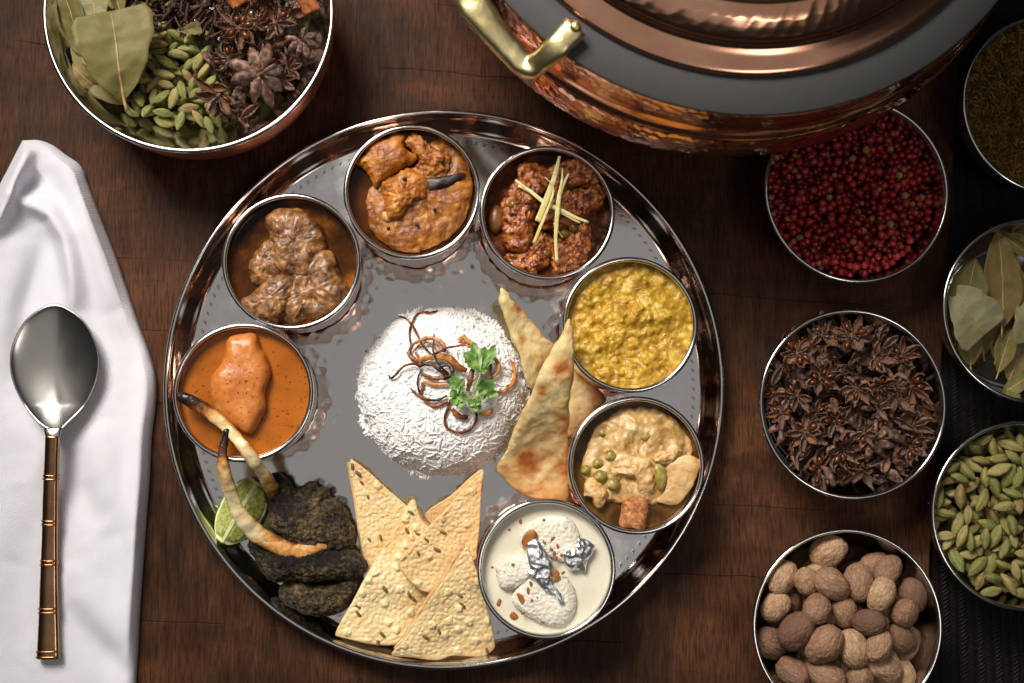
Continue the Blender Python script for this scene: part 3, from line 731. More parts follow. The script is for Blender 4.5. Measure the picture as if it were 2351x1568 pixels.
def mirror(q):
    v = q[:2] - PC[:2]; v2 = 2 * axd * (v @ axd) - v; return np.array([PC[0] + v2[0], PC[1] + v2[1], q[2]])
path = path + [mirror(q) for q in path[-2::-1]]
wv = [0.0066, 0.0064, 0.0060, 0.0058, 0.0062, 0.0066, 0.0064, 0.0066, 0.0074, 0.0082, 0.0086, 0.0080, 0.0076]; wv = wv + wv[-2::-1]
V, F = tube(path, wv, [0.0040] * 3 + [0.0048] * 19 + [0.0040] * 3, seg=20, n=110, power=3.0)
V = displace(V, F, [('f', 120, 0.0005, 3)], 3)
hd = mk('handle', V, F, BRASS, pot)
for q in (PT(*pc([(632, 112)])[0], 0.1652), mirror(PT(*pc([(632, 112)])[0], 0.1652))):
    x, y, z = q
    V, F = lathe([(1e-5, 0.0016), (0.0012, 0.0015), (0.0024, 0.0010), (0.0030, 0.0), (0.0030, -0.0015)], 24)
    mk('rivet', V + np.array([x, y, z]), F[:, ::-1], BRASS, hd)
lid = empty('pot_lid', (PC[0], PC[1], POT_Z + 0.0004), label='domed copper lid with hammered rings sitting on the grey collar', cat='lid')
def lidpart(name, pts, n, ham=None, mat=COPPER_LID):
    p = spline([(r * 1.05, z - POT_Z - 0.0004) for r, z in pts], n)[::-1]
    if ham: V, F = hammered(p, 720, ham[0], ham[1], ham[2]); F = F
    else: V, F = lathe(p, 320); F = F
    put(name, link_mesh('lid_' + name, V, F), mat, lid)
lidpart('flange', [(0.1375, 0.1568), (0.1388, 0.1576), (0.1385, 0.1592), (0.1365, 0.1602), (0.1335, 0.1606), (0.1300, 0.1612), (0.1270, 0.1622)], 34)
lidpart('riser', [(0.1270, 0.1621), (0.1255, 0.1640), (0.1243, 0.1670), (0.1230, 0.1688)], 14)
lidpart('hammered_band', [(0.1230, 0.1687), (0.1190, 0.1712), (0.1140, 0.1733), (0.1090, 0.1742)], 40, (0.0075, 0.00025, 5))
lidpart('ring', [(0.1090, 0.1741), (0.1070, 0.1738), (0.1050, 0.1730), (0.1020, 0.1735), (0.0990, 0.1760), (0.0960, 0.1800)], 24)
lidpart('dome', [(0.0960, 0.1799), (0.088, 0.1860), (0.07, 0.194), (0.045, 0.200), (0.02, 0.2025), (1e-5, 0.203)], 50, (0.0085, 0.0005, 6))

# ------------------------------------------------------------------ napkin and spoon
def ridge_field(X, Y, lines):
    z = np.zeros_like(X)
    for pts, amp, wl, wr in lines:               # a crease along a polyline, its two flanks of different width
        P = np.array(pts, float); best = np.full(X.shape, 1e9); sg = np.ones_like(X); tt = np.zeros_like(X)
        Ls = np.linalg.norm(np.diff(P, axis=0), axis=1); cum = np.concatenate([[0], np.cumsum(Ls)])
        for k in range(len(P) - 1):
            d = P[k + 1] - P[k]; t = np.clip(((X - P[k, 0]) * d[0] + (Y - P[k, 1]) * d[1]) / (d @ d), 0, 1)
            qx, qy = P[k, 0] + d[0] * t, P[k, 1] + d[1] * t
            ds = np.hypot(X - qx, Y - qy); s = np.sign(d[0] * (Y - qy) - d[1] * (X - qx)); m = ds < best
            best = np.where(m, ds, best); sg = np.where(m, s, sg); tt = np.where(m, (cum[k] + t * Ls[k]) / cum[-1], tt)
        w = np.where(sg < 0, wl, wr); fade = np.sin(np.clip(tt, 0.02, 0.98) * math.pi) ** 0.5
        z += amp * fade * np.exp(-(best / w) ** 2)
    return z
def build_napkin():
    right = spline([(58, 322), (90, 322), (122, 334), (152, 356), (186, 382), (204, 430), (232, 505), (262, 582), (292, 668), (318, 745), (344, 815), (358, 870), (357, 930),
                    (348, 1000), (343, 1100), (335, 1200), (328, 1300), (321, 1400), (316, 1500), (312, 1570), (309, 1680)], 170)
    left = spline([(52, 322), (36, 352), (20, 384), (4, 414), (-12, 446), (-40, 500), (-80, 600), (-115, 720), (-130, 850), (-130, 1000), (-130, 1300), (-130, 1680)], 170)
    nu = 110; u = np.linspace(0, 1, nu); uu = (1 - np.cos(u * math.pi)) / 2 * 0.6 + u * 0.4
    X = left[:, 0:1] * (1 - uu) + right[:, 0:1] * uu; Y = left[:, 1:2] * (1 - uu) + right[:, 1:2] * uu
    dr = np.hypot(X - right[:, 0:1], (Y - right[:, 1:2])) ; dl = np.hypot(X - left[:, 0:1], Y - left[:, 1:2])
    dtop = np.maximum(Y - 320, 0)
    edge = np.minimum(np.minimum(dr, dl), dtop)
    base = 0.0085 * np.sqrt(np.clip(1 - (1 - np.clip(edge / 34.0, 0, 1)) ** 2, 0, 1))
    z = 0.0012 + base
    lines = [(p_, a_ * 1.8, l_, r_) for p_, a_, l_, r_ in [([(70, 335), (40, 400), (8, 480), (-20, 540)], 0.0085, 20, 26),
             ([(130, 345), (150, 390), (185, 470), (225, 590), (265, 720)], 0.0050, 38, 30),
             ([(30, 455), (70, 470), (115, 495), (143, 545), (156, 600), (166, 660), (168, 720)], 0.0075, 34, 15),
             ([(100, 408), (60, 430), (35, 440)], -0.0045, 20, 20),
             ([(90, 520), (105, 570), (85, 640), (60, 720), (40, 900)], -0.0050, 40, 36),
             ([(30, 950), (80, 1040), (60, 1120), (30, 1300)], 0.0024, 40, 60),
             ([(165, 1020), (170, 1110), (210, 1170), (250, 1200)], -0.0026, 34, 40),
             ([(230, 960), (240, 1080), (280, 1230)], 0.0026, 44, 50),
             ([(40, 1100), (50, 1300), (60, 1500)], -0.0022, 40, 40),
             ([(170, 1280), (200, 1400), (280, 1490)], 0.0022, 50, 44),
             ([(150, 1380), (220, 1470), (300, 1560)], -0.0026, 30, 34),
             ([(330, 820), (320, 1000), (310, 1200), (296, 1400), (290, 1560)], 0.0030, 30, 22)]]
    rf = ridge_field(X, Y, lines)
    z = z + rf * np.clip(edge / 22.0, 0, 1)
    XY = np.stack([X.ravel(), Y.ravel()], 1)
    W = PTS(XY, z.ravel())
    W[:, 2] += 0.0006 * fbm(np.c_[W[:, :2], np.zeros(len(W))], 45, 3, seed=4) * np.clip(edge.ravel() / 30, 0, 1)
    n0 = len(W)
    Bt = W.copy(); Bt[:, 2] = 0.0004
    F = grid_faces(170, nu, False)
    Fb = F[:, ::-1] + n0
    V = np.vstack([W, Bt]); FF = F.tolist() + Fb.tolist()
    i = np.arange(169)
    FF += np.stack([i * nu, i * nu + n0, (i + 1) * nu + n0, (i + 1) * nu], 1)[:, ::-1].tolist()
    FF += np.stack([i * nu + nu - 1, i * nu + nu - 1 + n0, (i + 1) * nu + nu - 1 + n0, (i + 1) * nu + nu - 1], 1).tolist()
    j = np.arange(nu - 1)
    FF += np.stack([j, j + 1, j + 1 + n0, j + n0], 1).tolist()
    FF += np.stack([169 * nu + j, 169 * nu + j + 1, 169 * nu + j + 1 + n0, 169 * nu + j + n0], 1)[:, ::-1].tolist()
    mk('linen_napkin', V, [f[::-1] for f in FF], CLOTH, None, label='folded white twill napkin lying under the spoon', cat='napkin')
build_napkin()
def build_spoon():
    zt = 0.0200
    c = PT(124, 845, zt); e = empty('table_spoon', (c[0], c[1], 0.0092), label='steel spoon with bronze bamboo handle resting on the napkin', cat='spoon')
    out = closed_spline([(120, 990), (92, 975), (58, 935), (32, 885), (22, 835), (30, 785), (58, 735), (98, 705), (125, 698), (152, 705), (192, 735), (220, 785), (228, 835), (218, 885), (192, 935), (156, 972), (138, 988)], 120)
    cc = np.array([124, 845.0])
    t = np.linspace(0, 1, 26)[1:]
    def sheet(dz, dep, shrink):
        X = (cc + (out - cc)[None] * (t[:, None, None] * shrink)).reshape(-1, 2)
        zz = zt + dz - dep * np.repeat((1 - t ** 2) ** 0.85, len(out))
        zz = zz + 0.004 * np.clip((X[:, 1] - 930) / 60, 0, 1)
        return np.vstack([PTS(X, zz), PTS(cc[None], zt + dz - dep)])
    A, B = sheet(0, 0.0056, 1.0), sheet(-0.0011, 0.0056, 0.992)
    n = len(out); R = len(t)
    F = grid_faces(R, n).tolist() + [[R * n, (j + 1) % n, j] for j in range(n)]
    o = R * n + 1
    F2 = [[o + i for i in f[::-1]] for f in F]
    Fe = [[(R - 1) * n + (j + 1) % n, (R - 1) * n + j, o + (R - 1) * n + j, o + (R - 1) * n + (j + 1) % n] for j in range(n)]
    mk('spoon_bowl', np.vstack([A, B]), F + F2 + Fe, STEEL_DARK, e)
    zs = [0.0235, 0.0240, 0.0228, 0.0192, 0.0165, 0.0150, 0.0142, 0.0140]
    ys = [982, 1000, 1030, 1120, 1230, 1340, 1440, 1512]; xs = [121, 121, 120, 117, 115, 113, 112, 111]
    P = [PT(x, y, z) for x, y, z in zip(xs, ys, zs)]
    k = mpp(0.018)
    Pn = spline(P[:3], 12); V, F = tube(Pn, [20 * k, 16 * k, 15.5 * k], [0.0010, 0.0018, 0.0022], seg=18, power=2.5); mk('neck', V, F, STEEL_DARK, e)
    Ph = spline(P[1:], 120)
    w = np.interp(np.linspace(1000, 1512, 120), [1000, 1060, 1120, 1240, 1400, 1512], [15.5, 15.5, 16.5, 17.5, 21, 25]) * k
    h = np.full(120, 0.0028); yy = np.linspace(1000, 1512, 120)
    V, F = tube(Ph, w, h, seg=24, power=3.2); hd = mk('handle', V, F, BRONZE, e)
    for yb in (1101, 1201, 1292, 1401, 1494, 1507):
        i = int(np.argmin(np.abs(yy - yb))); q = Ph[max(i - 1, 0):i + 2]
        if len(q) < 3: q = Ph[-3:]
        d = (q[-1] - q[0]); d /= np.linalg.norm(d)
        for o_ in ((-0.0011, 0.0011) if yb < 1490 else (0.0,)):
            Q = np.array([q[1] + d * (o_ + s) for s in np.linspace(-0.0007, 0.0007, 5)])
            b = np.array([0.0, 0.8, 1.0, 0.8, 0.0]) * 0.0007
            V, F = tube(Q, w[i] + b - 0.0001, h[i] + b - 0.0001, seg=24, power=3.2); mk('node_ring', V, F, BRONZE, hd)
build_spoon()
# ------------------------------------------------------------------ food in the cups
def disc(name, key, level, mat, label, cat, zf=None, n=128, rings=40, edge=0.0, kind=None, mesh_only=False):
    """liquid or paste filling a cup up to its wall, with its own surface relief zf(x, y, r)"""
    level = level + CUPDZ
    cx, cy = CUPS[key]; R = cup_rin(level) + 0.00012
    t = np.linspace(0, 1, rings + 1)[1:]; a = np.arange(n) * 2 * math.pi / n
    X = (t[:, None] * R * np.cos(a)).ravel(); Y = (t[:, None] * R * np.sin(a)).ravel()
    X = np.append(X, 0); Y = np.append(Y, 0); r = np.hypot(X, Y)
    Z = np.full(len(X), FZ + level) + (zf(X, Y, r / R) if zf is not None else 0) + edge * np.exp(-(R - r) / 0.0006)
    V = np.stack([X + cx, Y + cy, Z], 1); nt = len(V)
    # the body below the surface, following the cup's inside
    zb = np.linspace(level, 0.0044, 6)[1:]
    Vb = np.concatenate([np.stack([np.cos(a) * (cup_rin(z) - 0.00015) + cx, np.sin(a) * (cup_rin(z) - 0.00015) + cy, np.full(n, FZ + z)], 1) for z in zb])
    F = grid_faces(rings, n)[:, ::-1].tolist() + [[nt - 1, j, (j + 1) % n] for j in range(n)]
    e0 = (rings - 1) * n
    F += [[e0 + (j + 1) % n, e0 + j, nt + j, nt + (j + 1) % n][::-1] for j in range(n)]
    F += (grid_faces(len(zb), n) + nt).tolist()
    F.append([nt + (len(zb) - 1) * n + j for j in range(n)][::-1])
    V = np.vstack([V, Vb])
    return mk(name, V, F, mat, None, label=label, cat=cat)
def piece(name, outl, z, top, bot, mat, layers, seed, label, cat, group=None, parent=None, **kw):
    z = z + CUPDZ if np.isscalar(z) else [(q[0], q[1], q[2] + CUPDZ) for q in z]
    grow = kw.pop('grow', 1.0)
    if grow != 1.0:
        A_ = np.array(outl)[:, :2]; outl = (A_.mean(0) + (A_ - A_.mean(0)) * grow).tolist()
    V, F, rho = pillow(outl, z, top, bot, **kw)
    V = displace(V, F, layers, seed)
    return mk(name, V, F, mat, parent, label=label, cat=cat, group=group)
def ball(name, px, py, z, r, mat, seed, label, cat, group=None, sq=(1, 1, 1), layers=(('f', 150, 0.0004, 2),), sub=4, rz=0.0):
    V, F = ico(sub); V = V * (np.array(sq) * r) @ rot_xyz(0.2, 0.1, rz).T + PT(px, py, z + CUPDZ)
    V = displace(V, F, list(layers), seed)
    return mk(name, V, F, mat, None, label=label, cat=cat, group=group)
MEAT = [('f', 55, 0.0017, 2), ('f', 170, 0.0010, 3), ('r', 380, 0.0004, 2)]

# lamb curry
disc('lamb_gravy', 'lamb', 0.0285, LAMB_GRAVY, 'dark brown oily gravy around the lamb pieces', 'gravy', lambda x, y, r: 0.00025 * fbm(np.stack([x, y, 0 * x], 1), 60, 2), edge=0.0008)
g = 'lamb pieces in the dark brown curry'
piece('lamb_piece', c3([(740,790),(800,765),(880,755),(960,775),(1010,810),(1065,860),(1080,940),(1080,1000),(1030,1050),(1030,1120),(960,1190),(850,1190),(790,1110),(775,1000),(760,900),(738,850)]), 0.0335, 0.0085, 0.006, LAMB, MEAT, 1, 'upright lump of brown braised lamb on top of the dark curry', 'meat', g, grow=1.14, pw=3.4)
piece('lamb_piece', c3([(770,950),(690,985),(640,1060),(608,1160),(640,1230),(720,1230),(800,1170),(800,1050)]), 0.0318, 0.0050, 0.005, LAMB, MEAT, 2, 'small flat lamb piece half sunk in the dark curry', 'meat', g, grow=1.14, pw=3.4)
piece('lamb_piece', c3([(555,1360),(620,1320),(700,1240),(800,1180),(900,1190),(910,1300),(860,1400),(800,1485),(700,1480),(620,1440)]), 0.0330, 0.0080, 0.006, LAMB, [('f', 60, 0.0014, 2), ('r', 330, 0.0005, 2), ('f', 300, 0.0004, 2)], 3, 'shredded wedge of lamb with stringy fibres touching the cup rim', 'meat', g, grow=1.08, pw=3.4)
piece('lamb_piece', c3([(830,1200),(900,1140),(1030,1060),(1130,1060),(1180,1150),(1220,1220),(1240,1280),(1200,1380),(1100,1430),(980,1450),(900,1500),(820,1440),(800,1330)]), 0.0332, 0.0075, 0.006, LAMB, [('f', 65, 0.0026, 2), ('r', 200, 0.0006, 2), ('f', 300, 0.0005, 2)], 4, 'largest craggy lamb lump in the dark curry', 'meat', g, grow=1.12, pw=3.4)

# chicken curry
disc('curry_oil', 'korma', 0.0265, KORMA_OIL, 'dark oily broth pooled beside the chicken curry', 'gravy', None, edge=0.0006)
def thick(key, level, outl, zf_amp, mat, name, label, seed, top, layers, cat='sauce', bot=0.006, rings=36, n=200):
    piece(name, outl, FZ + level, top, bot, mat, layers, seed, label, cat, n=n, rings=rings, pw=3.0)
thick('korma', 0.0285, k2([(380,760),(520,640),(700,560),(900,520),(1000,330),(1150,200),(1330,300),(1470,480),(1510,700),(1490,900),(1400,1130),(1250,1290),(1050,1400),(860,1450),(640,1390),(470,1280),(380,1120),(370,930)]), 0, KORMA_GRAVY, 'thick_gravy', 'thick orange brown gravy spread around the chicken pieces', 21, 0.0040, [('f', 90, 0.0013, 3), ('f', 350, 0.0005, 2)])
g = 'chicken pieces in the orange brown curry'
piece('chicken_piece', k2([(260,450),(360,330),(470,230),(620,185),(640,160),(780,180),(770,300),(900,380),(915,430),(860,480),(760,520),(640,600),(540,690),(450,740),(390,600),(330,520),(270,490)]), 0.0335, 0.0062, 0.006, KORMA, [('f', 70, 0.0013, 3), ('f', 330, 0.0004, 2)], 22, 'broad flat chicken piece touching the cup wall in orange brown curry', 'meat', g)
piece('chicken_piece', k2([(800,240),(850,130),(920,150),(960,250),(1080,310),(1180,380),(1270,430),(1280,500),(1240,600),(1130,610),(1000,600),(900,540),(920,440),(850,340)]), 0.0330, 0.0050, 0.006, KORMA, [('f', 110, 0.0019, 3), ('r', 260, 0.0005, 2), ('f', 500, 0.0004, 2)], 23, 'knobbly red brown chicken piece beside the black aubergine slice', 'meat', g)
piece('chicken_piece', k2([(540,720),(600,640),(700,590),(800,560),(900,590),(990,640),(1025,740),(990,850),(900,880),(800,970),(720,1060),(600,1110),(530,1040),(570,900)]), 0.0345, 0.0062, 0.008, KORMA, [('f', 100, 0.0018, 3), ('r', 240, 0.0006, 2), ('f', 500, 0.0004, 2)], 24, 'central chicken lump with mustard seeds in orange brown curry', 'meat', g)
piece('aubergine_slice', k2([(985,670),(1040,630),(1150,615),(1290,600),(1410,570),(1445,600),(1400,650),(1300,700),(1200,740),(1080,775),(1010,760)]), 0.0345, 0.0028, 0.004, AUBERGINE, [('f', 120, 0.0006, 2)], 25, 'blackened strip of aubergine in the orange brown curry', 'vegetable')
piece('garlic_clove', k2([(530,1030),(560,970),(600,1000),(640,1070),(600,1110),(545,1080)]), 0.0352, 0.0030, 0.003, POTATO, [('f', 150, 0.0004, 2)], 26, 'pale clove of garlic poking out of the orange brown curry', 'vegetable')
for i, (x, y, zz) in enumerate(k2([(775,640,0.0408),(805,850,0.0398),(1100,975,0.0370),(600,1175,0.0352),(910,1140,0.0372),(955,1410,0.0338),(1180,455,0.0385)])):
    ball('mustard_seed', x, y, zz, 0.0011, MUSTARD, i, 'tiny black mustard seed on the orange brown curry', 'seed', 'mustard seeds on the chicken curry', layers=(('f', 300, 0.0001, 1),), sub=2)

# minced meat with ginger
disc('mince_gravy', 'keema', 0.0235, MINCE_GRAVY, 'dark gravy below the minced meat', 'gravy', lambda x, y, r: 0.0012 * fbm(np.stack([x, y, 0 * x], 1), 110, 3), edge=0.0006)
MINCE_L = [('f', 90, 0.0020, 3), ('w', 300, 0.0018, 1), ('w', 640, 0.0010, 1)]
g = 'lumps of minced meat under the ginger strips'
for i, (ol, z, top, lab) in enumerate([
    ([(680,60),(800,20),(950,40),(1080,120),(1150,250),(1020,480),(960,700),(900,900),(870,1100),(800,1270),(600,1280),(480,1150),(480,900),(430,650),(510,450),(560,380),(680,230)], 0.0300, 0.0105, 'tallest long heap of brown minced meat beside the ginger'),
    ([(1080,160),(1200,60),(1350,-40),(1520,-60),(1660,10),(1790,150),(1850,290),(1700,350),(1500,370),(1350,330),(1180,330)], 0.0300, 0.0075, 'rounded mince lump behind the ginger strips near the cup wall'),
    ([(1050,480),(1200,340),(1400,330),(1600,390),(1720,380),(1850,320),(1895,420),(1860,640),(1720,700),(1620,800),(1400,900),(1150,960),(980,900),(980,640)], 0.0295, 0.0075, 'middle mince lump crossed by the ginger strips'),
    ([(1180,1250),(1250,1080),(1400,960),(1560,880),(1690,860),(1730,1060),(1680,1330),(1540,1490),(1350,1570),(1200,1560),(1150,1420)], 0.0285, 0.0062, 'mince lump below the longest ginger strip by the rim'),
    ([(480,1330),(640,1270),(880,1120),(1060,980),(1180,1120),(1150,1380),(1000,1500),(900,1580),(700,1570),(540,1460)], 0.0285, 0.0060, 'low mince lump by the rim with a pea beside it')]):
    piece('mince_lump', k1(ol), z, top, 0.008, MINCE, MINCE_L, 30 + i, lab, 'meat', g, n=190, rings=34, pw=2.8)
piece('potato_piece', k1([(270,700),(380,600),(480,690),(510,850),(460,960),(340,1010),(270,900)]), 0.0275, 0.0045, 0.005, POTATO_BROWN, [('f', 70, 0.0005, 2)], 37, 'smooth brown potato cube beside the minced meat', 'vegetable')
for i, (x, y, zz) in enumerate(k1([(1440,300,0.0352),(1310,370,0.0365),(1470,930,0.0335),(1340,1020,0.0330),(1080,1290,0.0322),(620,600,0.0385)])):
    ball('pea', x, y, zz - 0.0013, 0.0031, PEA_DARK, 40 + i, 'olive pea half buried in the minced meat', 'pea', 'peas in the minced meat')
def strip(name, pts, w, h, label, group, mat=GINGER, seg=10, n=24, cat='ginger', power=4.0, seed=0):
    P = np.array([PT(x, y, z + CUPDZ) for x, y, z in pts])
    V, F = tube(P, np.asarray(w), np.asarray(h), seg=seg, n=n, power=power)
    V = displace(V, F, [('f', 300, 0.00018, 2)], seed)
    return mk(name, V, F, mat, None, label=label, cat=cat, group=group)
g = 'ginger strips crossed on the minced meat'
strip('ginger_strip', k1([(650,255,0.0432),(850,400,0.0436),(1050,560,0.0438),(1300,680,0.0434),(1500,780,0.0430),(1685,850,0.0428)]), [0.0007,0.0010,0.0013,0.0012,0.0010,0.0008], 0.0007, 'ginger strip lying across all the other ginger strips', g, seed=1)
strip('ginger_strip', k1([(690,330,0.0428),(880,440,0.0430),(1080,590,0.0432),(1300,715,0.0427),(1450,800,0.0422),(1570,860,0.0420)]), 0.0006, 0.0006, 'thin ginger strip alongside the crosswise strip', g, seed=2)
strip('ginger_strip', k1([(1275,-80,0.0432),(1215,170,0.0436),(1140,390,0.0442),(1060,600,0.0449),(965,840,0.0432)]), [0.0008,0.0014,0.0017,0.0018,0.0018], 0.0007, 'broadest ginger strip reaching over the cup rim', g, seed=3)
strip('ginger_strip', k1([(1070,215,0.0470),(1140,280,0.0468),(1190,380,0.0466),(1170,490,0.0464),(1110,660,0.0462),(1010,900,0.0440),(910,1145,0.0405)]), [0.0003,0.0005,0.0007,0.0008,0.0009,0.0010,0.0009], 0.0005, 'curled thin ginger strip bent at its tip', g, seed=4)
strip('ginger_strip', k1([(1315,85,0.0442),(1310,260,0.0448),(1270,480,0.0456),(1240,760,0.0454),(1220,1100,0.0430),(1240,1420,0.0390)]), [0.0004,0.0009,0.0014,0.0013,0.0010,0.0008], 0.0007, 'longest ginger strip pointing at the yellow dal cup', g, seed=5)
strip('ginger_strip', k1([(1405,160,0.0440),(1345,290,0.0446),(1300,430,0.0452),(1275,560,0.0455)]), [0.0007,0.0007,0.0006,0.0004], 0.0006, 'short forked ginger strip with frayed end', g, seed=6)
strip('ginger_strip', k1([(1190,860,0.0385),(1245,960,0.0392),(1320,1065,0.0385)]), [0.0003,0.0005,0.0004], 0.0004, 'tiny ginger shred under the longest strip', g, seed=7)

# yellow dal
def dal_z(x, y, r):
    P = np.stack([x, y, 0 * x], 1)
    d1, b1 = worley(P[:, :2] + 0.0008 * np.stack([fbm(P, 160, 2), fbm(P, 160, 2, seed=3)], 1), 250, 4, 1.0)
    z = 0.0032 * np.clip(1 - r ** 2.2, 0, 1) + 0.0034 * fbm(P, 60, 3, seed=8) * np.clip((1 - r) * 5, 0, 1)
    z += 0.0030 * np.exp(-(((x + 0.001) / 0.012) ** 2 + ((y - 0.004) / 0.009) ** 2))
    return z + 0.0009 * np.clip(1 - (d1 / 0.7) ** 2, 0, 1) * b1 + 0.0011 * fbm(P, 200, 3, seed=5)
disc('lentil_dal', 'dal', 0.0300, DAL, 'lumpy yellow lentil dal filling its cup', 'dal', dal_z, n=260, rings=90)

# vegetable curry
disc('vegetable_broth', 'veg', 0.0268, VEG_OIL, 'thin brown broth at the edge of the vegetable curry', 'gravy', None, edge=0.0006)
thick('veg', 0.0275, k3([(130,760),(160,560),(260,360),(420,220),(620,130),(820,110),(1040,160),(1220,290),(1340,430),(1390,600),(1300,760),(1150,1000),(1000,1180),(800,1230),(560,1240),(380,1190),(240,1150),(170,980)]), 0, VEG_SAUCE, 'creamy_sauce', 'creamy tan sauce covering the vegetables', 51, 0.0046, [('f', 85, 0.0023, 3), ('f', 300, 0.0005, 2)])
piece('potato_slice', k3([(1100,780),(1240,690),(1350,670),(1480,735),(1455,850),(1400,1000),(1330,1110),(1190,1240),(1000,1215),(975,1180),(1060,1100),(1090,960)]), k3([(1240,680,0.0358),(1480,740,0.0365),(1000,1200,0.0325)]), 0.0022, 0.004, POTATO, [('f', 80, 0.0006, 2), ('f', 420, 0.0002, 2)], 52, 'large flat potato slice leaning on the cup wall in the vegetable curry', 'vegetable')
piece('carrot_piece', k3([(600,1180),(740,1165),(870,1175),(880,1300),(850,1420),(830,1510),(690,1510),(560,1485),(555,1350),(570,1240)]), k3([(600,1180,0.0345),(870,1180,0.0345),(700,1500,0.0325)]), 0.0042, 0.005, CARROT, [('f', 90, 0.0006, 2), ('f', 420, 0.0003, 2)], 53, 'orange carrot block at the rim of the vegetable curry', 'vegetable', pw=4.0)
piece('potato_piece', k3([(130,1100),(160,960),(240,930),(330,1000),(420,1080),(430,1150),(330,1280),(270,1270),(230,1180),(140,1160)]), 0.0330, 0.0050, 0.006, POTATO, [('f', 130, 0.0013, 2), ('f', 400, 0.0003, 2)], 54, 'ragged pale potato chunk beside the peas', 'vegetable')
piece('potato_piece', k3([(420,880),(480,790),(560,640),(700,690),(890,740),(950,950),(880,1110),(760,1125),(740,970),(600,920)]), 0.0345, 0.0046, 0.006, POTATO, [('f', 110, 0.0014, 3), ('f', 400, 0.0003, 2)], 55, 'central sauce covered potato lump in the vegetable curry', 'vegetable')
piece('cauliflower_floret', k3([(930,690),(1010,615),(1120,640),(1200,570),(1255,620),(1220,690),(1160,740),(1080,775),(960,745)]), 0.0348, 0.0038, 0.004, POTATO, [('w', 330, 0.0016, 1), ('f', 300, 0.0006, 2)], 56, 'small cauliflower floret above the potato slice', 'vegetable')
piece('bean_half', k3([(940,800),(1000,760),(1060,810),(1095,910),(1060,1040),(1000,1060),(950,960)]), 0.0345, 0.0032, 0.003, BEAN, [('f', 150, 0.0004, 2)], 57, 'olive half bean between the potato lumps', 'vegetable')
for i, (x, y, zz, r) in enumerate(k3([(170,840,0.0330,66),(300,765,0.0345,62),(330,910,0.0352,76),(475,995,0.0358,80),(480,350,0.0312,52),(355,415,0.0318,52),(840,440,0.0322,80),(450,680,0.0345,74),(650,260,0.0306,56)])):
    ball('pea', x, y, zz - 0.0008, r / 4.9 / 1.0208 * mpp(0.034), PEA, 60 + i, 'green pea in the creamy vegetable curry', 'pea', 'peas in the vegetable curry')

# milk dessert
disc('sweet_milk', 'milk', 0.0300, MILK, 'creamy white sweet milk filling the dessert cup', 'milk', None, edge=0.0005)
PL = [('f', 60, 0.0006, 2), ('w', 520, 0.0007, 1), ('f', 700, 0.0003, 2)]
g = 'white curd patties in the milk dessert'
piece('curd_patty', k4([(560,260),(700,205),(850,180),(1000,205),(1110,320),(1130,500),(1060,700),(900,680),(700,600),(500,540),(470,420)]), 0.0345, 0.0040, 0.006, PATTY, PL, 71, 'white curd patty with the smaller silver leaf at its edge', 'dessert', g, n=180, rings=32, pw=4)
piece('curd_patty', k4([(390,1060),(480,940),(600,850),(760,800),(920,830),(1040,920),(1090,1080),(1080,1250),(1000,1370),(900,1420),(700,1370),(500,1270),(390,1160)]), 0.0345, 0.0044, 0.006, PATTY, PL, 72, 'round white curd patty with dark almond slivers on it', 'dessert', g, n=180, rings=32, pw=4)
piece('curd_patty', k4([(190,745),(310,650),(540,630),(680,690),(700,800),(560,900),(430,990),(300,1000),(230,940),(205,830)]), 0.0345, 0.0048, 0.006, PATTY, PL, 73, 'wedge of curd patty partly under the larger silver leaf', 'dessert', g, n=180, rings=32, pw=4)
def foil(outl, z, seed, label):
    z = [(q[0], q[1], q[2] + CUPDZ) for q in z]
    V, F, rho = pillow(k4(outl), z, 0.0016, 0.0003, n=120, rings=22, pw=2, smooth=False)
    V = displace(V, F, [('r', 120, 0.0008, 2), ('f', 90, 0.0009, 1)], seed)
    mk('silver_leaf', V, F, FOIL, None, False, label=label, cat='silver leaf', group='crumpled silver leaf on the dessert')
foil([(545,540),(560,490),(640,450),(700,520),(790,620),(825,780),(840,950),(860,1010),(900,1040),(930,1080),(948,1150),(915,1160),(895,1100),(840,1062),(760,1040),(640,900),(555,832),(590,780),(570,660)], k4([(640,450,0.0408),(560,800,0.0402),(940,1150,0.0392)]), 80, 'longer crumpled silver leaf across the curd patties')
foil([(960,600),(1030,550),(1105,545),(1120,440),(1180,435),(1250,480),(1302,510),(1250,620),(1210,680),(1180,795),(1040,785),(990,700)], k4([(1030,550,0.0395),(1300,510,0.0372),(1100,790,0.0368)]), 81, 'smaller crumpled silver leaf at the edge of the milk')
g = 'almond slivers on the milk dessert'
piece('almond_sliver', k4([(490,470),(510,400),(565,340),(625,340),(660,400),(640,450),(580,480),(530,530),(500,520)]), k4([(500,500,0.0400),(620,340,0.0412),(650,450,0.0405)]), 0.0006, 0.0006, ALMOND, [('f', 120, 0.0003, 2)], 82, 'tan almond slice tucked behind the longer silver leaf', 'almond', g, n=60, rings=8)
piece('almond_sliver', k4([(850,770),(910,830),(890,890),(840,920),(835,840)]), 0.0398, 0.0006, 0.0006, ALMOND, [('f', 120, 0.0002, 2)], 83, 'brown almond slice beside the longer silver leaf', 'almond', g, n=60, rings=8)
piece('almond_sliver', k4([(430,1050),(470,1050),(520,1100),(515,1160),(480,1160),(450,1110)]), 0.0386, 0.0006, 0.0007, FLECK, [('f', 120, 0.0002, 2)], 84, 'dark brown almond sliver on the round patty', 'almond', g, n=60, rings=8)
piece('almond_sliver', k4([(355,1290),(390,1250),(430,1280),(450,1320),(410,1345),(370,1330)]), 0.0334, 0.0005, 0.0008, FLECK, [('f', 120, 0.0002, 2)], 85, 'dark brown almond chip floating in the milk', 'almond', g, n=60, rings=8)
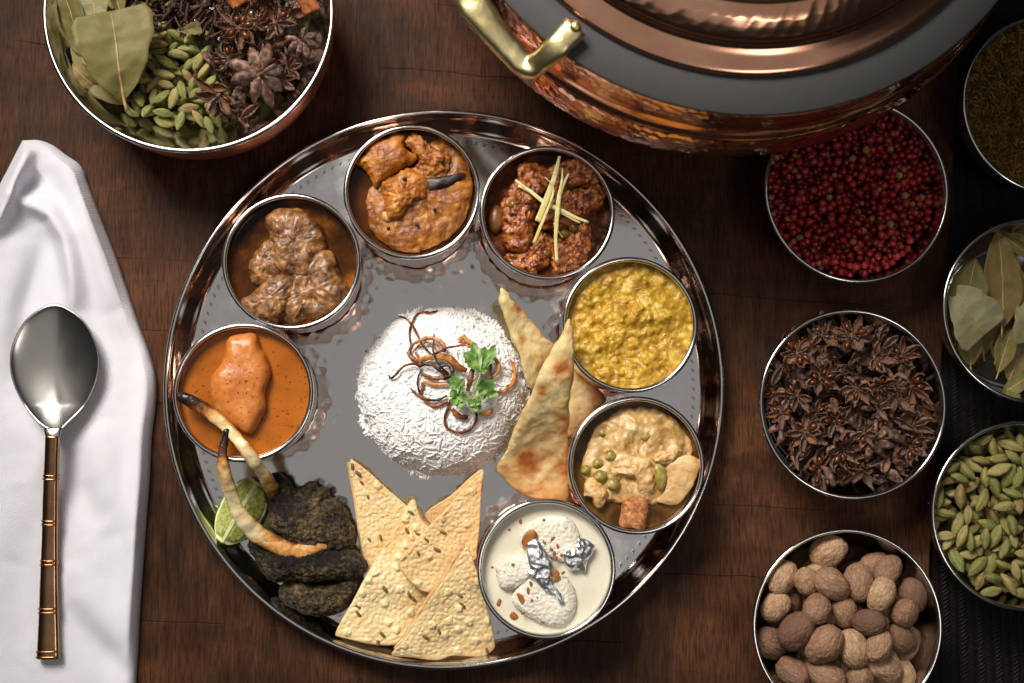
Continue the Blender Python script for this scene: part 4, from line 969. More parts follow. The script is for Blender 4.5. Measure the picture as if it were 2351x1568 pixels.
piece('almond_sliver', k4([(205,1170),(235,1105),(262,1130),(235,1190)]), 0.0334, 0.0005, 0.0008, FLECK, [('f', 120, 0.0002, 2)], 86, 'narrow almond shaving at the milk edge', 'almond', g, n=60, rings=8)
for i, (x, y, zz, l, a) in enumerate(k4([(735,230,.0382,16,0),(350,340,.0333,14,0),(475,250,.0333,30,1.5),(390,730,.0396,20,0),(740,480,.0385,30,1.2),(830,440,.0385,34,2.4),(890,520,.0384,32,1.4),(850,600,.0384,26,1.9),(865,660,.0383,34,1.9),(930,625,.0381,18,1.2),(600,1130,.0388,22,2.4),(590,940,.0392,30,1.2),(560,1020,.0390,40,1.5),(725,1370,.0368,15,0),(500,1270,.0370,20,0),(820,560,.0385,24,1.0),(160,755,.0333,14,0),(780,700,.0388,20,2.0),(950,820,.0384,26,2.5),(660,1095,.0392,10,0)])):
    L_ = l / 4.75 / 1.02 * mpp(0.036)
    V, F = ico(2); V = V * np.array([L_, min(0.0009, L_), 0.0003]) @ rot_xyz(0, 0, -a).T + PT(x, y, zz + CUPDZ)
    mk('nut_fleck', V, F, FLECK, None, label='tiny brown nut or saffron fleck on the milk dessert', cat='fleck', group='brown flecks on the milk dessert')

# tikka
disc('tikka_sauce', 'tikka', 0.0310, TIKKA_SAUCE, 'smooth speckled orange sauce around the tikka piece', 'sauce', lambda x, y, r: 0.0002 * fbm(np.stack([x, y, 0 * x], 1), 60, 2), edge=0.0007)
piece('chicken_tikka_piece', c6([(320,135),(350,100),(430,82),(470,97),(490,160),(520,200),(540,290),(516,380),(510,470),(445,580),(380,558),(320,520),(272,470),(242,380),(247,310),(290,240),(312,180)]), 0.0362, 0.0070, 0.006, TIKKA, [('f', 60, 0.0009, 2), ('f', 260, 0.00018, 2)], 90, 'single smooth orange chicken tikka piece in its sauce', 'meat', n=180, rings=30, pw=6.0)

# ------------------------------------------------------------------ rice mound
RC = PT(1016, 897, 0.012); RR = 0.0500; RH = 0.0290
def rice_z(x, y):
    a = np.arctan2(y - RC[1], x - RC[0]); q = np.stack([np.cos(a) * 1.6, np.sin(a) * 1.6, 0 * a], 1) if np.ndim(a) else np.array([[math.cos(a) * 1.6, math.sin(a) * 1.6, 0]])
    r = np.hypot(x - RC[0], y - RC[1]) / (RR * (1 + 0.045 * fbm(q, 1.0, 3, seed=6)))
    return FZ + RH * np.clip(1 - np.clip(r, 0, 1) ** 3.0, 0, 1) ** 0.55
rice = empty('rice_mound', (RC[0], RC[1], FZ + 0.0002), label='domed mound of white rice topped with fried onions in tray centre', cat='rice')
def build_rice():
    t = np.linspace(0, 1, 46)[1:] ** 0.8; a = np.arange(140) * 2 * math.pi / 140
    X = RC[0] + (t[:, None] * RR * 0.985 * np.cos(a)).ravel(); Y = RC[1] + (t[:, None] * RR * 0.985 * np.sin(a)).ravel()
    Z = rice_z((X - RC[0]) / 0.985 + RC[0], (Y - RC[1]) / 0.985 + RC[1]) - 0.0001
    V = np.vstack([np.stack([X, Y, np.maximum(Z, FZ + 0.0003)], 1), [[RC[0], RC[1], FZ + RH - 0.0001]]])
    n = len(V); F = grid_faces(45, 140)[:, ::-1].tolist() + [[n - 1, j, (j + 1) % 140] for j in range(140)] + [[44 * 140 + j for j in range(140)][::-1]]
    V = displace(V, F, [('f', 200, 0.0005, 2)], 2); V[:, 2] = np.maximum(V[:, 2], FZ + 0.0003)
    mk('mound_core', V, F, RICE, rice)
    # one grain: slim, slightly bent spindle
    st = np.linspace(-1, 1, 9); path = np.stack([st * 0.0040, 0.0006 * (st ** 2), 0 * st], 1)
    rad = 0.00086 * np.sqrt(np.clip(1 - np.abs(st) ** 2.6, 0.03, 1))
    GV, GF = tube(path, rad, rad * 0.85, seg=7)
    GF3 = np.array([f if len(f) == 3 else f for f in [q for f in GF for q in ([f] if len(f) == 3 else [[f[0], f[1], f[2]], [f[0], f[2], f[3]]])]])
    me = link_mesh('rice_grain', GV, GF3)
    me.materials.append(RICE)
    rs = np.random.RandomState(8); pl = []
    # even by area over dome and flank
    rr = np.linspace(0, 1, 400); zz = RH * np.clip(1 - rr ** 3.0, 0, 1) ** 0.55
    ds = np.hypot(np.gradient(rr * RR), np.gradient(zz)); cdf = np.cumsum(ds * rr); cdf /= cdf[-1]
    for i in range(5200):
        q = np.interp(rs.rand(), cdf, rr); th = rs.rand() * 2 * math.pi
        x = RC[0] + q * RR * math.cos(th); y = RC[1] + q * RR * math.sin(th)
        z = float(rice_z(np.array([x]), np.array([y]))[0])
        e = 0.0006
        gx = float(rice_z(np.array([x + e]), np.array([y]))[0] - z) / e; gy = float(rice_z(np.array([x]), np.array([y + e]))[0] - z) / e
        nrm = np.array([-gx, -gy, 1.0]); nrm /= np.linalg.norm(nrm)
        d = rs.normal(size=3); d -= nrm * (d @ nrm); d /= np.linalg.norm(d)
        d = d + nrm * rs.normal(0, 0.13); d /= np.linalg.norm(d)
        s = np.cross(nrm, d); s /= np.linalg.norm(s); u = np.cross(d, s)
        k = rs.uniform(0.8, 1.25)
        lift = rs.uniform(-0.0009, 0.0) + (0.0007 if rs.rand() < 0.06 else 0)
        pos = np.array([x, y, z]) + nrm * lift
        pos[2] = max(pos[2], FZ + 0.0011 + abs(d[2]) * 0.0036 * k)
        pl.append((lift + 0.0004 * rs.rand() + (0.0006 if q > 0.55 else 0), np.stack([d * k, s * rs.uniform(0.85, 1.15), u], 1), pos))
    for i in range(14):                      # strays fallen at the foot of the mound
        th = rs.rand() * 2 * math.pi; q = 1.0 + abs(rs.normal(0, 0.035)); k = rs.uniform(0.75, 1.1)
        pl.append((1.0, rot_xyz(0, 0, rs.uniform(0, 6.28)) * k, np.array([RC[0] + q * RR * math.cos(th), RC[1] + q * RR * math.sin(th), FZ + 0.0009])))
    pl.sort(key=lambda t: -t[0])
    for _, R, p in pl[:300]:
        o = put('rice_grain', me, None, rice)
        m = Matrix([list(R[0]) + [0], list(R[1]) + [0], list(R[2]) + [0], [0, 0, 0, 1]])
        o.matrix_local = Matrix.Translation(Vector(p - np.array(rice.location))) @ m
    V, F = repeat_mesh(GV, GF3, [(R, p) for _, R, p in pl[300:]])
    mk('packed_grains', V, F, RICE, rice, kind='stuff')
build_rice()

# fried onions: (points in crop k6 with lift above the rice), width, burn along the strand
def onion(pts, w, burn, label, h=0.0005, lift=0.0016, n=40):
    P = []
    for p in pts:
        x, y = k6([p[:2]])[0]; q = PT(x, y, FZ + RH)
        for _ in range(3):
            z = float(rice_z(np.array([q[0]]), np.array([q[1]]))[0]) + lift + (p[2] if len(p) > 2 else 0); q = PT(x, y, z)
        P.append(q)
    ww = np.interp(np.linspace(0, 1, n), np.linspace(0, 1, len(w)), w)
    ww = ww * (1 + 0.28 * fbm(np.stack([np.linspace(0, 1, n) * 9, np.full(n, len(pts) * 1.7 + pts[0][0]), np.zeros(n)], 1), 1.0, 2))
    V, F = tube(np.array(P), 0.82 * ww / 4.611 / 1.02 * mpp(0.034) / 2, h * 0.6, seg=8, n=n, power=2.6)
    b = np.interp(np.linspace(0, 1, n), np.linspace(0, 1, len(burn)), burn)
    at = np.append(np.repeat(b, 8), [b[0], b[-1]])
    V = displace(V, F, [('f', 350, 0.00028, 2)], len(pts))
    mk('fried_onion_strand', V, F, ONION, None, attrs={'burn': at}, label=label, cat='onion', group='fried onion strands on the rice')
onion([(580,130,.001),(500,150,.002),(400,150,.002),(340,190,.002),(300,270,.002),(275,360,.001),(280,440,0),(300,510,0)], [28,34,30,30,30,30,30], [.9,.5,.6,.7,.8], 'dark onion strand hooked over the far edge of the pile', 0.0007)
onion([(170,190,.001),(230,210,.002),(300,280,.004),(360,390,.004),(410,490,.003),(480,570,.002),(530,610,.002)], [16,28,32,32,28,26], [.9,.6,.5,.8,.95], 'thin brown onion strand crossing another near its tip', 0.0007)
onion([(540,375,.003),(540,450,.005),(528,540,.006),(560,650,.006),(620,740,.006),(700,820,.004)], [18,22,22,26,40], [1,.9,.95,.9,1], 'almost black straight onion strand', 0.0006, n=36)
onion([(50,825,.0005),(75,860,.0008),(120,830,.002),(180,760,.002),(250,715,.003),(330,705,.003),(400,730,.002)], [30,34,30,28,30,40], [.9,.75,.6,.7,.8], 'reddish onion strand with a hooked end', 0.0008)
onion([(330,660,.002),(275,600,.002),(310,500,.003),(400,450,.004),(500,430,.005),(590,450,.005),(650,520,.005),(640,580,.004)], [56,60,44,46,54,60,60], [.5,.55,.4,.25,.2,.3,.4], 'broad golden onion ring lying on the pile', 0.0007, n=60)
onion([(340,560,.001),(380,500,.002),(470,470,.003),(560,520,.003),(600,600,.003),(500,640,.002),(400,660,.001),(340,580,.001)], [26,24,30,40,44,40,30], [.6,.3,.2,.2,.3,.5], 'pale onion ring inside the broad golden ring', 0.0006, n=60)
onion([(340,680,.002),(460,640,.004),(600,620,.005),(720,660,.005),(800,730,.005),(890,780,.004)], [60,70,84,90,86,70], [.4,.25,.3,.4,.5,.6], 'wide flat golden onion band in the middle of the pile', 0.0008)
onion([(930,520,.005),(860,500,.005),(770,515,.006),(680,530,.006),(600,570,.006),(520,610,.005)], [34,30,26,24,22], [.3,.4,.7,.9,1], 'thin strand running from the coriander to the golden ring', 0.0006)
onion([(380,740,.002),(440,710,.003),(520,720,.004),(610,780,.004),(690,840,.003)], [26,40,44,46,50], [.8,.8,.75,.8,.85], 'dark curved onion strand over the loop', 0.0008)
onion([(400,770,.001),(430,820,.002),(520,855,.002),(620,860,.003),(700,850,.003)], [24,44,50,56,50], [.7,.5,.6,.6,.7], 'glossy brown onion strand below the dark curve', 0.0009)
onion([(400,780,.001),(365,860,.001),(365,950,.001),(400,1040,.001),(490,1095,.001),(590,1090,.001),(680,1050,.001)], [26,26,28,30,30,28], [.9,.85,.8,.85,.9], 'dark onion loop around a patch of bare rice', 0.0007, n=60)
onion([(290,970,.0005),(340,1020,.001),(400,1060,.0015),(480,1090,.002),(560,1095,.002)], [20,34,34,30,24], [.9,.5,.6,.8], 'pointed onion strand beside the loop', 0.0007)
onion([(690,920,.002),(560,930,.001),(430,905,.001),(420,960,.0005),(405,1050,.0005),(470,1130,.0005),(560,1160,.0005),(690,1110,.001)], [30,50,44,36,36,44,56], [.2,.1,.25,.5,.5,.4,.5], 'golden onion ring framing bare rice', 0.0006, n=70)
onion([(720,1090,.001),(690,1190,.0005),(660,1280,.0003),(680,1390,.0003),(790,1445,.0003),(910,1420,.0003),(985,1340,.0003),(1000,1250,.0005),(960,1190,.001)], [36,34,36,36,44,40,34,30], [.75,.7,.6,.65,.6,.65,.7,.8], 'lowest large onion ring by itself on the rice', 0.0007, n=80)
onion([(740,1190,.001),(780,1250,.0012),(840,1280,.0012),(910,1280,.001)], [50,66,70,50], [.6,.4,.5,.7], 'short brown onion piece inside the lowest ring', 0.0008)
onion([(1030,1240,.0008),(1090,1250,.001),(1140,1230,.001),(1170,1190,.001)], [30,50,64,44], [.1,.15,.2,.4], 'pale short onion piece beside the coriander', 0.0008)
onion([(980,700,.004),(950,790,.005),(930,890,.005),(900,1000,.004)], [60,74,80,50], [.5,.55,.6,.75], 'upright brown onion strip beside the coriander stem', 0.0009)
onion([(1150,700,.003),(1155,790,.003),(1180,840,.002),(1230,790,.003),(1240,720,.003),(1200,650,.003),(1150,640,.002)], [36,34,30,50,54,50], [.8,.5,.2,.1,.15,.2], 'pale golden onion ring behind the coriander', 0.0006, n=50)
onion([(1360,640,.0005),(1400,740,.001),(1410,850,.001),(1370,940,.001),(1290,1000,.001),(1220,1010,.001)], [20,44,46,44,50,40], [.5,.15,.1,.1,.2,.3], 'pale curved onion strand nearest the flatbread', 0.0007)
onion([(815,480,.002),(850,410,.003),(900,450,.003),(980,500,.003),(1020,580,.003)], [50,66,60,50,44], [.4,.15,.1,.2,.3], 'pale folded onion piece behind the coriander leaf', 0.0007)
onion([(600,740,.003),(680,720,.004),(740,760,.005),(720,830,.005),(640,850,.003)], [40,44,46,46,40], [.8,.85,.9,.9,.85], 'small dark onion curl in the centre of the pile', 0.0007)

# coriander sprig
def build_coriander():
    def q(x, y, dz):
        px, py = k6([(x, y)])[0]; p = PT(px, py, FZ + RH + dz)
        z = float(rice_z(np.array([p[0]]), np.array([p[1]]))[0]) + dz
        return PT(px, py, z)
    b = q(950, 1060, 0.0); sp = empty('coriander_sprig', b, label='fresh green coriander sprig on top of the fried onions', cat='herb')
    V, F = tube([q(930, 1100, .0045), q(955, 1050, .006), q(990, 960, .0075), (q(1030, 850, .009)), q(1045, 770, .0095)], [0.0005, 0.0006, 0.0005], seg=8, n=24)
    mk('stem', V, F, STEMG, sp)
    V, F = tube([q(955, 1060, .006), q(1000, 1050, .007), q(1060, 1060, .008)], 0.0004, seg=8, n=12); mk('stem', V, F, STEMG, sp)
    V, F = tube([q(930, 1100, .0045), q(880, 1090, .0055), q(800, 1060, .0065)], 0.0004, seg=8, n=12); mk('stem', V, F, STEMG, sp)
    def leaf(base, tips, z, seed, bw):
        # a leaf of several toothed lobes fanning out from its base
        for k, (tx, ty, w) in enumerate(tips):
            A = np.array(base, float); B = np.array([tx, ty], float); d = B - A; nn = np.array([-d[1], d[0]]) / np.linalg.norm(d)
            st = np.linspace(0, 1, 15); rsn = np.random.RandomState(seed * 10 + k)
            prof = w * np.array([0.10, .25, .42, .60, .74, .86, .95, 1.0, .98, .9, .8, .66, .5, .3, .06])
            tooth = 1 + 0.22 * np.where(np.arange(15) % 3 == 0, 1, -0.4) * (st > 0.35)
            rows = []
            for i, s in enumerate(st):
                c = A + d * s
                for v in (-1, -0.5, 0, 0.5, 1):
                    p = c + nn * prof[i] * tooth[i] * v + d * 0.06 * abs(v) * (i > 5)
                    zz = z + 0.0018 * s - 0.0011 * (1 - abs(v)) + 0.0010 * math.sin(4 * s + seed + k) + 0.0003 * k
                    rows.append(q(p[0], p[1], zz))
            V = np.array(rows); n = len(V)
            V2 = V - np.array([0, 0, 0.00022]); F = grid_faces(15, 5, False)
            FF = F.tolist() + (F[:, ::-1] + n).tolist()
            mk('leaf', np.vstack([V, V2]), FF, CORI, sp)
    leaf((1040, 790), [(960, 480, 62), (1090, 530, 70), (1200, 510, 62), (870, 590, 62), (1110, 770, 40)], 0.0095, 1, 60)
    leaf((780, 1060), [(760, 800, 62), (860, 870, 48), (860, 1150, 70), (740, 1150, 44), (720, 1000, 50), (900, 1080, 44)], 0.0075, 2, 60)
    leaf((1080, 1060), [(1060, 880, 62), (1170, 860, 66), (1120, 1070, 50), (1225, 1010, 40), (1040, 990, 50)], 0.0082, 3, 60)
    leaf((960, 1090), [(990, 1220, 56), (1050, 1120, 50), (930, 1160, 40), (1040, 1190, 40)], 0.0068, 4, 60)
build_coriander()
# ------------------------------------------------------------------ flatbread
def naan(outl, z, top, seed, label, spots, edge_toast=0.35, pin=None):
    O = c5(outl)
    V, F, rho = pillow(O, z, top, 0.0020, n=240, rings=44, pw=6.0, smooth=True)
    V = displace(V, F, [('f', 45, 0.0016, 3), ('f', 170, 0.0004, 2)], seed)
    toast = edge_toast * np.clip((rho - 0.80) / 0.2, 0, 1) ** 1.5
    S = c5(spots)
    for (x, y, r, k) in S:
        p = PT(x, y, float(zplane(z)(np.array([[x, y]]))[0])); d = np.linalg.norm(V[:, :2] - p[:2], axis=1) / (r / 2.904 / 1.02 * mpp(0.02))
        toast = np.maximum(toast, k * np.exp(-d ** 2.5))
    return mk('naan_piece', V, F, NAAN, None, attrs={'toast': toast}, label=label, cat='flatbread', group='naan triangles leaning beside the rice')
naan([(1640,560),(1700,640),(1800,720),(1866,800),(1800,860),(1700,950),(1610,1060),(1560,1000),(1540,800),(1580,640)], c5([(1640,580,0.012),(1866,800,0.0065),(1600,1060,0.009)]), 0.0030, 101,
     'shaded naan triangle under the others, its corner against the cup', [(1820,770,110,.75),(1720,700,100,.45),(1660,900,120,.4)], 0.5)
naan([(1140,52),(1180,72),(1240,160),(1300,220),(1380,300),(1440,380),(1500,440),(1460,560),(1400,700),(1350,730),(1300,640),(1260,480),(1210,380),(1180,280),(1150,170)], c5([(1140,60,0.036),(1490,430,0.020),(1320,700,0.022)]), 0.0040, 102,
     'narrow naan triangle leaning between the rice and the dal cup', [(1255,185,60,.9),(1290,385,40,.8),(1320,240,40,.5),(1385,330,50,.6),(1450,430,70,.45)], 0.25)
naan([(1600,255),(1628,290),(1640,420),(1638,560),(1630,680),(1612,800),(1606,1000),(1608,1150),(1602,1300),(1590,1490),(1520,1495),(1450,1490),(1340,1470),(1220,1400),(1150,1330),(1115,1290),(1140,1210),(1200,1100),(1290,900),(1370,700),(1440,550),(1540,390)], lambda p: np.interp(p[:, 1], [(660 + y / 2.904) / 1.0208 for y in (255, 450, 650, 850, 1100, 1300, 1490)], [0.0625, 0.0605, 0.0560, 0.0455, 0.0270, 0.0135, 0.0075]), 0.0046, 103,
     'largest naan triangle with brown toasted spots, resting on the dal cup', [(1560,600,90,.95),(1610,640,60,.8),(1415,740,55,.85),(1400,790,45,.6),(1450,1065,60,.7),(1320,1230,120,1.0),(1290,1280,80,.8),(1580,980,90,.85),(1590,1180,80,.6),(1570,1260,90,.8),(1480,1420,200,.5),(1300,1430,140,.5),(1180,1330,110,.5),(1500,400,60,.3),(1560,330,40,.35)], 0.45)

# ------------------------------------------------------------------ papad
SEEDV, SEEDF = tube([(-0.0026, 0, 0), (-0.0018, 0, 0.0003), (0, 0, 0.0005), (0.0018, 0, 0.0003), (0.0026, 0, 0)], [0.0001, 0.0008, 0.0010, 0.0008, 0.0001], [0.0001, 0.0004, 0.0005, 0.0004, 0.0001], seg=6)
me_cumin = link_mesh('cumin_seed', SEEDV, SEEDF)
def papad(outl, z, seed, label, seeds, big, under=None, tint=0):
    O = c7(outl); zf = zplane(z)
    root_p = PT(*np.mean(np.array(O), 0), 0.004)
    root = empty('papad_triangle', (root_p[0], root_p[1], 0.004), label=label, cat='papad', group='folded papad triangles on the tray')
    def sheet(OO, dz, sd, name, amp=1.0):
        V, F, rho = pillow(OO, z, 0.0005, 0.0004, n=300, rings=84, pw=14.0, smooth=True)
        V[:, 2] += dz
        Q = V[:, :2]
        wob = 0.0022 * fbm(np.c_[Q, 0 * Q[:, 0]], 28, 2, seed=sd)
        d1, b1 = worley(Q + 0.0006 * np.stack([fbm(V, 300, 1), fbm(V, 300, 1, seed=2)], 1), 390, sd, 0.85)
        d2, b2 = worley(Q, 125, sd + 5, 1.0)
        bub = np.clip(1 - (d1 / 0.52) ** 2, 0, 1) ** 0.5 * (0.35 + 0.65 * b1)
        bg = np.where(b2 > 1 - big, np.clip(1 - (d2 / (0.22 + 0.2 * b1.mean())) ** 2, 0, 1) ** 0.5, 0)
        topm = np.arange(len(V)) < 84 * 300 + 1
        e = np.clip((1 - rho) / 0.05, 0, 1)
        V[:, 2] += wob + np.where(topm, (0.00060 * bub + 0.0012 * bg) * e * amp, (0.0004 * bub) * e)
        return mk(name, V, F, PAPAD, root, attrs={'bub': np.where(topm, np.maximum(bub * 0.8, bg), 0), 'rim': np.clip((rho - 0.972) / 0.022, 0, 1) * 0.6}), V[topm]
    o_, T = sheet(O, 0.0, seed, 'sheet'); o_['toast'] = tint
    if under is not None:
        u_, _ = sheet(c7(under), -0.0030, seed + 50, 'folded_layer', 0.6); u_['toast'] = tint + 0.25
    rs = np.random.RandomState(seed)
    for (x, y) in seeds:
        px, py = c7([(x, y)])[0]; p = PT(px, py, float(zf(np.array([[px, py]]))[0]))
        i = np.argsort(np.hypot(T[:, 0] - p[0], T[:, 1] - p[1]))[:5]
        o = put('cumin_seed', me_cumin, CUMIN, root, rot=(0, 0, rs.uniform(-1.6, -0.4)))
        o.location = Vector((p[0], p[1], float(T[i, 2].max()) - 0.0002)) - root.location
        s = rs.uniform(0.75, 1.1); o.scale = (s, s, s)
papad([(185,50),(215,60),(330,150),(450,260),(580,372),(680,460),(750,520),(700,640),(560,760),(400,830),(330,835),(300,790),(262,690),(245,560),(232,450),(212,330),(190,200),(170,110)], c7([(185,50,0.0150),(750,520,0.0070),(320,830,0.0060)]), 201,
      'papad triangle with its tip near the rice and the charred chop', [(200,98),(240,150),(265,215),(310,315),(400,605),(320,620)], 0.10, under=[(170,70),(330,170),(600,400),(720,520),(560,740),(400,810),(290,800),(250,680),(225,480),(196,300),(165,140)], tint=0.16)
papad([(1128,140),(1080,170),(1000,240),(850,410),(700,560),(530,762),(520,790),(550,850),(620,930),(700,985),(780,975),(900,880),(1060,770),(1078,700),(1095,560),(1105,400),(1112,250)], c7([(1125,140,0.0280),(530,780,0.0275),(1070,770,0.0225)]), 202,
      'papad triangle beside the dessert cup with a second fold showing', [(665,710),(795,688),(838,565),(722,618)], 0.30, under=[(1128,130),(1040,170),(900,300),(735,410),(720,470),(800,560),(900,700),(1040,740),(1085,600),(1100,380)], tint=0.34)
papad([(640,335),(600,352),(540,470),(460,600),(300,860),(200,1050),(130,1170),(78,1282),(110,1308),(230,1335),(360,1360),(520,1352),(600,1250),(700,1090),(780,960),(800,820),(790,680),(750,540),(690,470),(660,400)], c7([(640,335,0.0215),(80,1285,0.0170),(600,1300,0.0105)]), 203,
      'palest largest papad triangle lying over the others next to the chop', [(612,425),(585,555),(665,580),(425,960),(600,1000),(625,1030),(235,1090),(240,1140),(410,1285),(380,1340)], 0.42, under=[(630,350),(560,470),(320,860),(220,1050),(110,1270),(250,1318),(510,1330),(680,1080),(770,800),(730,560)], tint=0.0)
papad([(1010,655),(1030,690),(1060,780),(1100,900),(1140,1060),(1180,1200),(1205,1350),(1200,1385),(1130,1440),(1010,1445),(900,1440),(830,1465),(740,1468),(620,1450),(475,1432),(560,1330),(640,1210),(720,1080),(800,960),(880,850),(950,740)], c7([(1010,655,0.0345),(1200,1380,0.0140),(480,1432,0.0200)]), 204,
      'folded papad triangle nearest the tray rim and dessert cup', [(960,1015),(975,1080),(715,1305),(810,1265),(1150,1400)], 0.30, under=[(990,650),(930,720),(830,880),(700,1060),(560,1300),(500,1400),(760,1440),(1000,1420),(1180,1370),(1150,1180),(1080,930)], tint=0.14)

# ------------------------------------------------------------------ lamb chops and lime
def chop(name, bone_pts, bone_w, burn, meats, seed, label):
    B = np.array([PT(x, y, z) for x, y, z in c6(bone_pts)])
    root_p = PT(*k5([meats[0][0][0]])[0], FZ)
    root = empty(name, (root_p[0], root_p[1], FZ + 0.0003), label=label, cat='lamb chop', group='charred lamb chops on the tray')
    n = 90
    w = np.asarray(bone_w, float) / 2.119 / 1.02 * mpp(0.03) / 2
    V, F = tube(B, w, w * 0.6, seg=20, n=n, power=2.3)
    bb = np.interp(np.linspace(0, 1, n), np.linspace(0, 1, len(burn)), burn)
    ca = np.cos(np.arange(20) * 2 * math.pi / 20); ang = np.tile(0.06 * ca - 0.14 * np.abs(ca) ** 3, n)
    at = np.append(np.repeat(bb, 20) - ang, [bb[0], bb[-1]])
    V = displace(V, F, [('f', 55, 0.0011, 2), ('f', 260, 0.0004, 2)], seed)
    mk('bone', V, F, BONE, root, attrs={'burn': at})
    for k, (ol, z, top, bot) in enumerate(meats):
        V, F, rho = pillow(k5(ol), z, top, bot, n=220, rings=46, pw=3.2)
        V = displace(V, F, [('f', 50, 0.0018, 2), ('f', 240, 0.0008, 3), ('w', 520, 0.0008, 1), ('f', 900, 0.0006, 2)], seed + k * 3)
        V[:, 2] = np.maximum(V[:, 2], FZ + 0.0004)
        Bs = spline(B, 60); dist = np.min(np.linalg.norm(V[:, None, :2] - Bs[None, :, :2], axis=2), axis=1)
        mk('meat', V, F, CHAR, root, attrs={'char': np.exp(-(dist / 0.010) ** 2)})
chop('lamb_chop', [(78,412,0.0575),(110,412,0.0578),(170,445,0.0572),(260,500,0.0556),(340,575,0.0556),(420,670,0.0560),(475,745,0.0500),(520,810,0.0395),(565,900,0.0235)], [48,58,54,52,54,58,66,76,70], [1.0,.5,.22,.14,.06,.04,.08,.3,.6],
     [([(250,110),(330,25),(420,35),(500,130),(560,190),(640,170),(770,125),(810,195),(900,185),(935,235),(930,280),(1020,295),(1100,400),(1150,520),(1170,640),(1140,800),(1040,850),(900,840),(720,850),(560,800),(400,680),(300,560),(300,330),(270,200)], 0.0140, 0.0170, 0.0105)], 301,
     'charred lamb chop whose long bone lies over the orange cup')
chop('lamb_chop', [(322,565,0.0570),(312,610,0.0560),(300,690,0.0565),(314,790,0.0515),(347,900,0.0435),(397,1000,0.0375),(460,1072,0.0315),(540,1122,0.0285),(640,1165,0.0276),(720,1162,0.0270),(800,1132,0.0255),(880,1075,0.0170)], [14,42,56,64,72,82,90,84,78,72,66,64], [.9,.5,.25,.12,.02,0.0,.1,.3,.32,.32,.28,.4],
     [([(125,760),(200,690),(330,730),(450,830),(600,870),(720,800),(850,770),(970,700),(1080,785),(1200,830),(1310,930),(1330,1040),(1190,1120),(900,1150),(700,1150),(560,1150),(400,1150),(330,1140),(240,1050),(150,900)], 0.0155, 0.0145, 0.0115),
      ([(415,1230),(480,1150),(600,1110),(750,1130),(1000,1115),(1200,1080),(1265,1150),(1190,1320),(1080,1440),(900,1490),(700,1480),(510,1400),(425,1330)], 0.0115, 0.0120, 0.0080)], 311,
     'charred lamb chop with its curved bone bare, nearest the papads')
def build_lime():
    c = PT(*c6([(402, 968)])[0], FZ + 0.002)
    root = empty('lime_wedge', (c[0], c[1], FZ + 0.0003), label='cut lime wedge lying under the chop bones', cat='lime')
    ax = np.array([0.50, 0.86, 0.10]); ax /= np.linalg.norm(ax)
    side = np.cross(ax, [0, 0, 1]); side /= np.linalg.norm(side); up = np.cross(side, ax)
    Rl, Rw = 0.0215, 0.0160; half = math.radians(58)
    ctr = np.array([c[0], c[1], FZ + 0.0008 + Rw]) 
    def pt(t, a, k):      # t along the axis, a angle about it, k share of the radius
        r = Rw * math.sqrt(max(0, 1 - t * t)) * k
        return ctr + ax * t * Rl + (side * math.sin(a) - up * math.cos(a)) * r
    na, nt_ = 22, 26; ts = np.sin(np.linspace(-math.pi / 2, math.pi / 2, nt_))
    V = np.array([pt(t, a, 1.0) for t in ts for a in np.linspace(-half, half, na)])
    Vi = np.array([pt(t * 0.95, a, 0.93) for t in ts for a in np.linspace(-half, half, na)])
    F = grid_faces(nt_, na, False).tolist(); n0 = len(V)
    FF = F + [[i + n0 for i in f[::-1]] for f in F]
    for i in range(nt_ - 1):
        for j in (0, na - 1):
            q = [i * na + j, (i + 1) * na + j, (i + 1) * na + j + n0, i * na + j + n0]; FF.append(q)
    V2 = displace(np.vstack([V, Vi]), FF, [('f', 500, 0.00015, 2)], 5)
    V2[:, 2] = np.maximum(V2[:, 2], FZ + 0.0004)
    mk('rind', V2, FF, LIME_RIND, root)
    for s in (-1, 1):       # each cut face: pith, then the pulp standing slightly proud
        rows = [pt(t * 0.95, s * half, k) for t in ts for k in np.linspace(0.0, 0.955, 10)]
        V = np.array(rows); nrm = -(side * math.cos(half) * s + up * math.sin(half)) * -1
        th = V - np.array(nrm) * 0.0
        Vb = V - (side * s * math.cos(half) + up * math.sin(half)) * -0.0 - (side * s * 0.0008)
        F = grid_faces(nt_, 10, False).tolist(); FF = F + [[i + len(V) for i in f[::-1]] for f in F]
        mk('pith', np.vstack([V, Vb]), FF, LIME_PITH, root)
        outn = (side * s * math.cos(half) + up * math.sin(half))
        for (t0, t1) in ((-0.86, 0.86),):
            for (ka, kb) in ((0.10, 0.86),):
                tt = np.linspace(t0, t1, 30); kk = np.linspace(0, 1, 14); P = []
                for t in tt:
                    for k in kk:
                        kr = ka + (kb - ka) * k; edge = min((t - t0), (t1 - t)) * 6; e2 = min(k, 1 - k) * 6
                        h = 0.0010 * max(0, min(1, edge)) ** 0.5 * max(0, min(1, e2)) ** 0.5
                        P.append(pt(t, s * half, kr * 1.0) + outn * (h + 0.0001))
                P = np.array(P); P = P + outn * (0.00025 * fbm(P, 420, 2, seed=3))[:, None]
                P2 = P - outn * 0.0012
                F = grid_faces(30, 14, False).tolist(); FF = F + [[i + len(P) for i in f[::-1]] for f in F]
                mk('pulp', np.vstack([P, P2]), FF, LIME_FLESH, root)
build_lime()
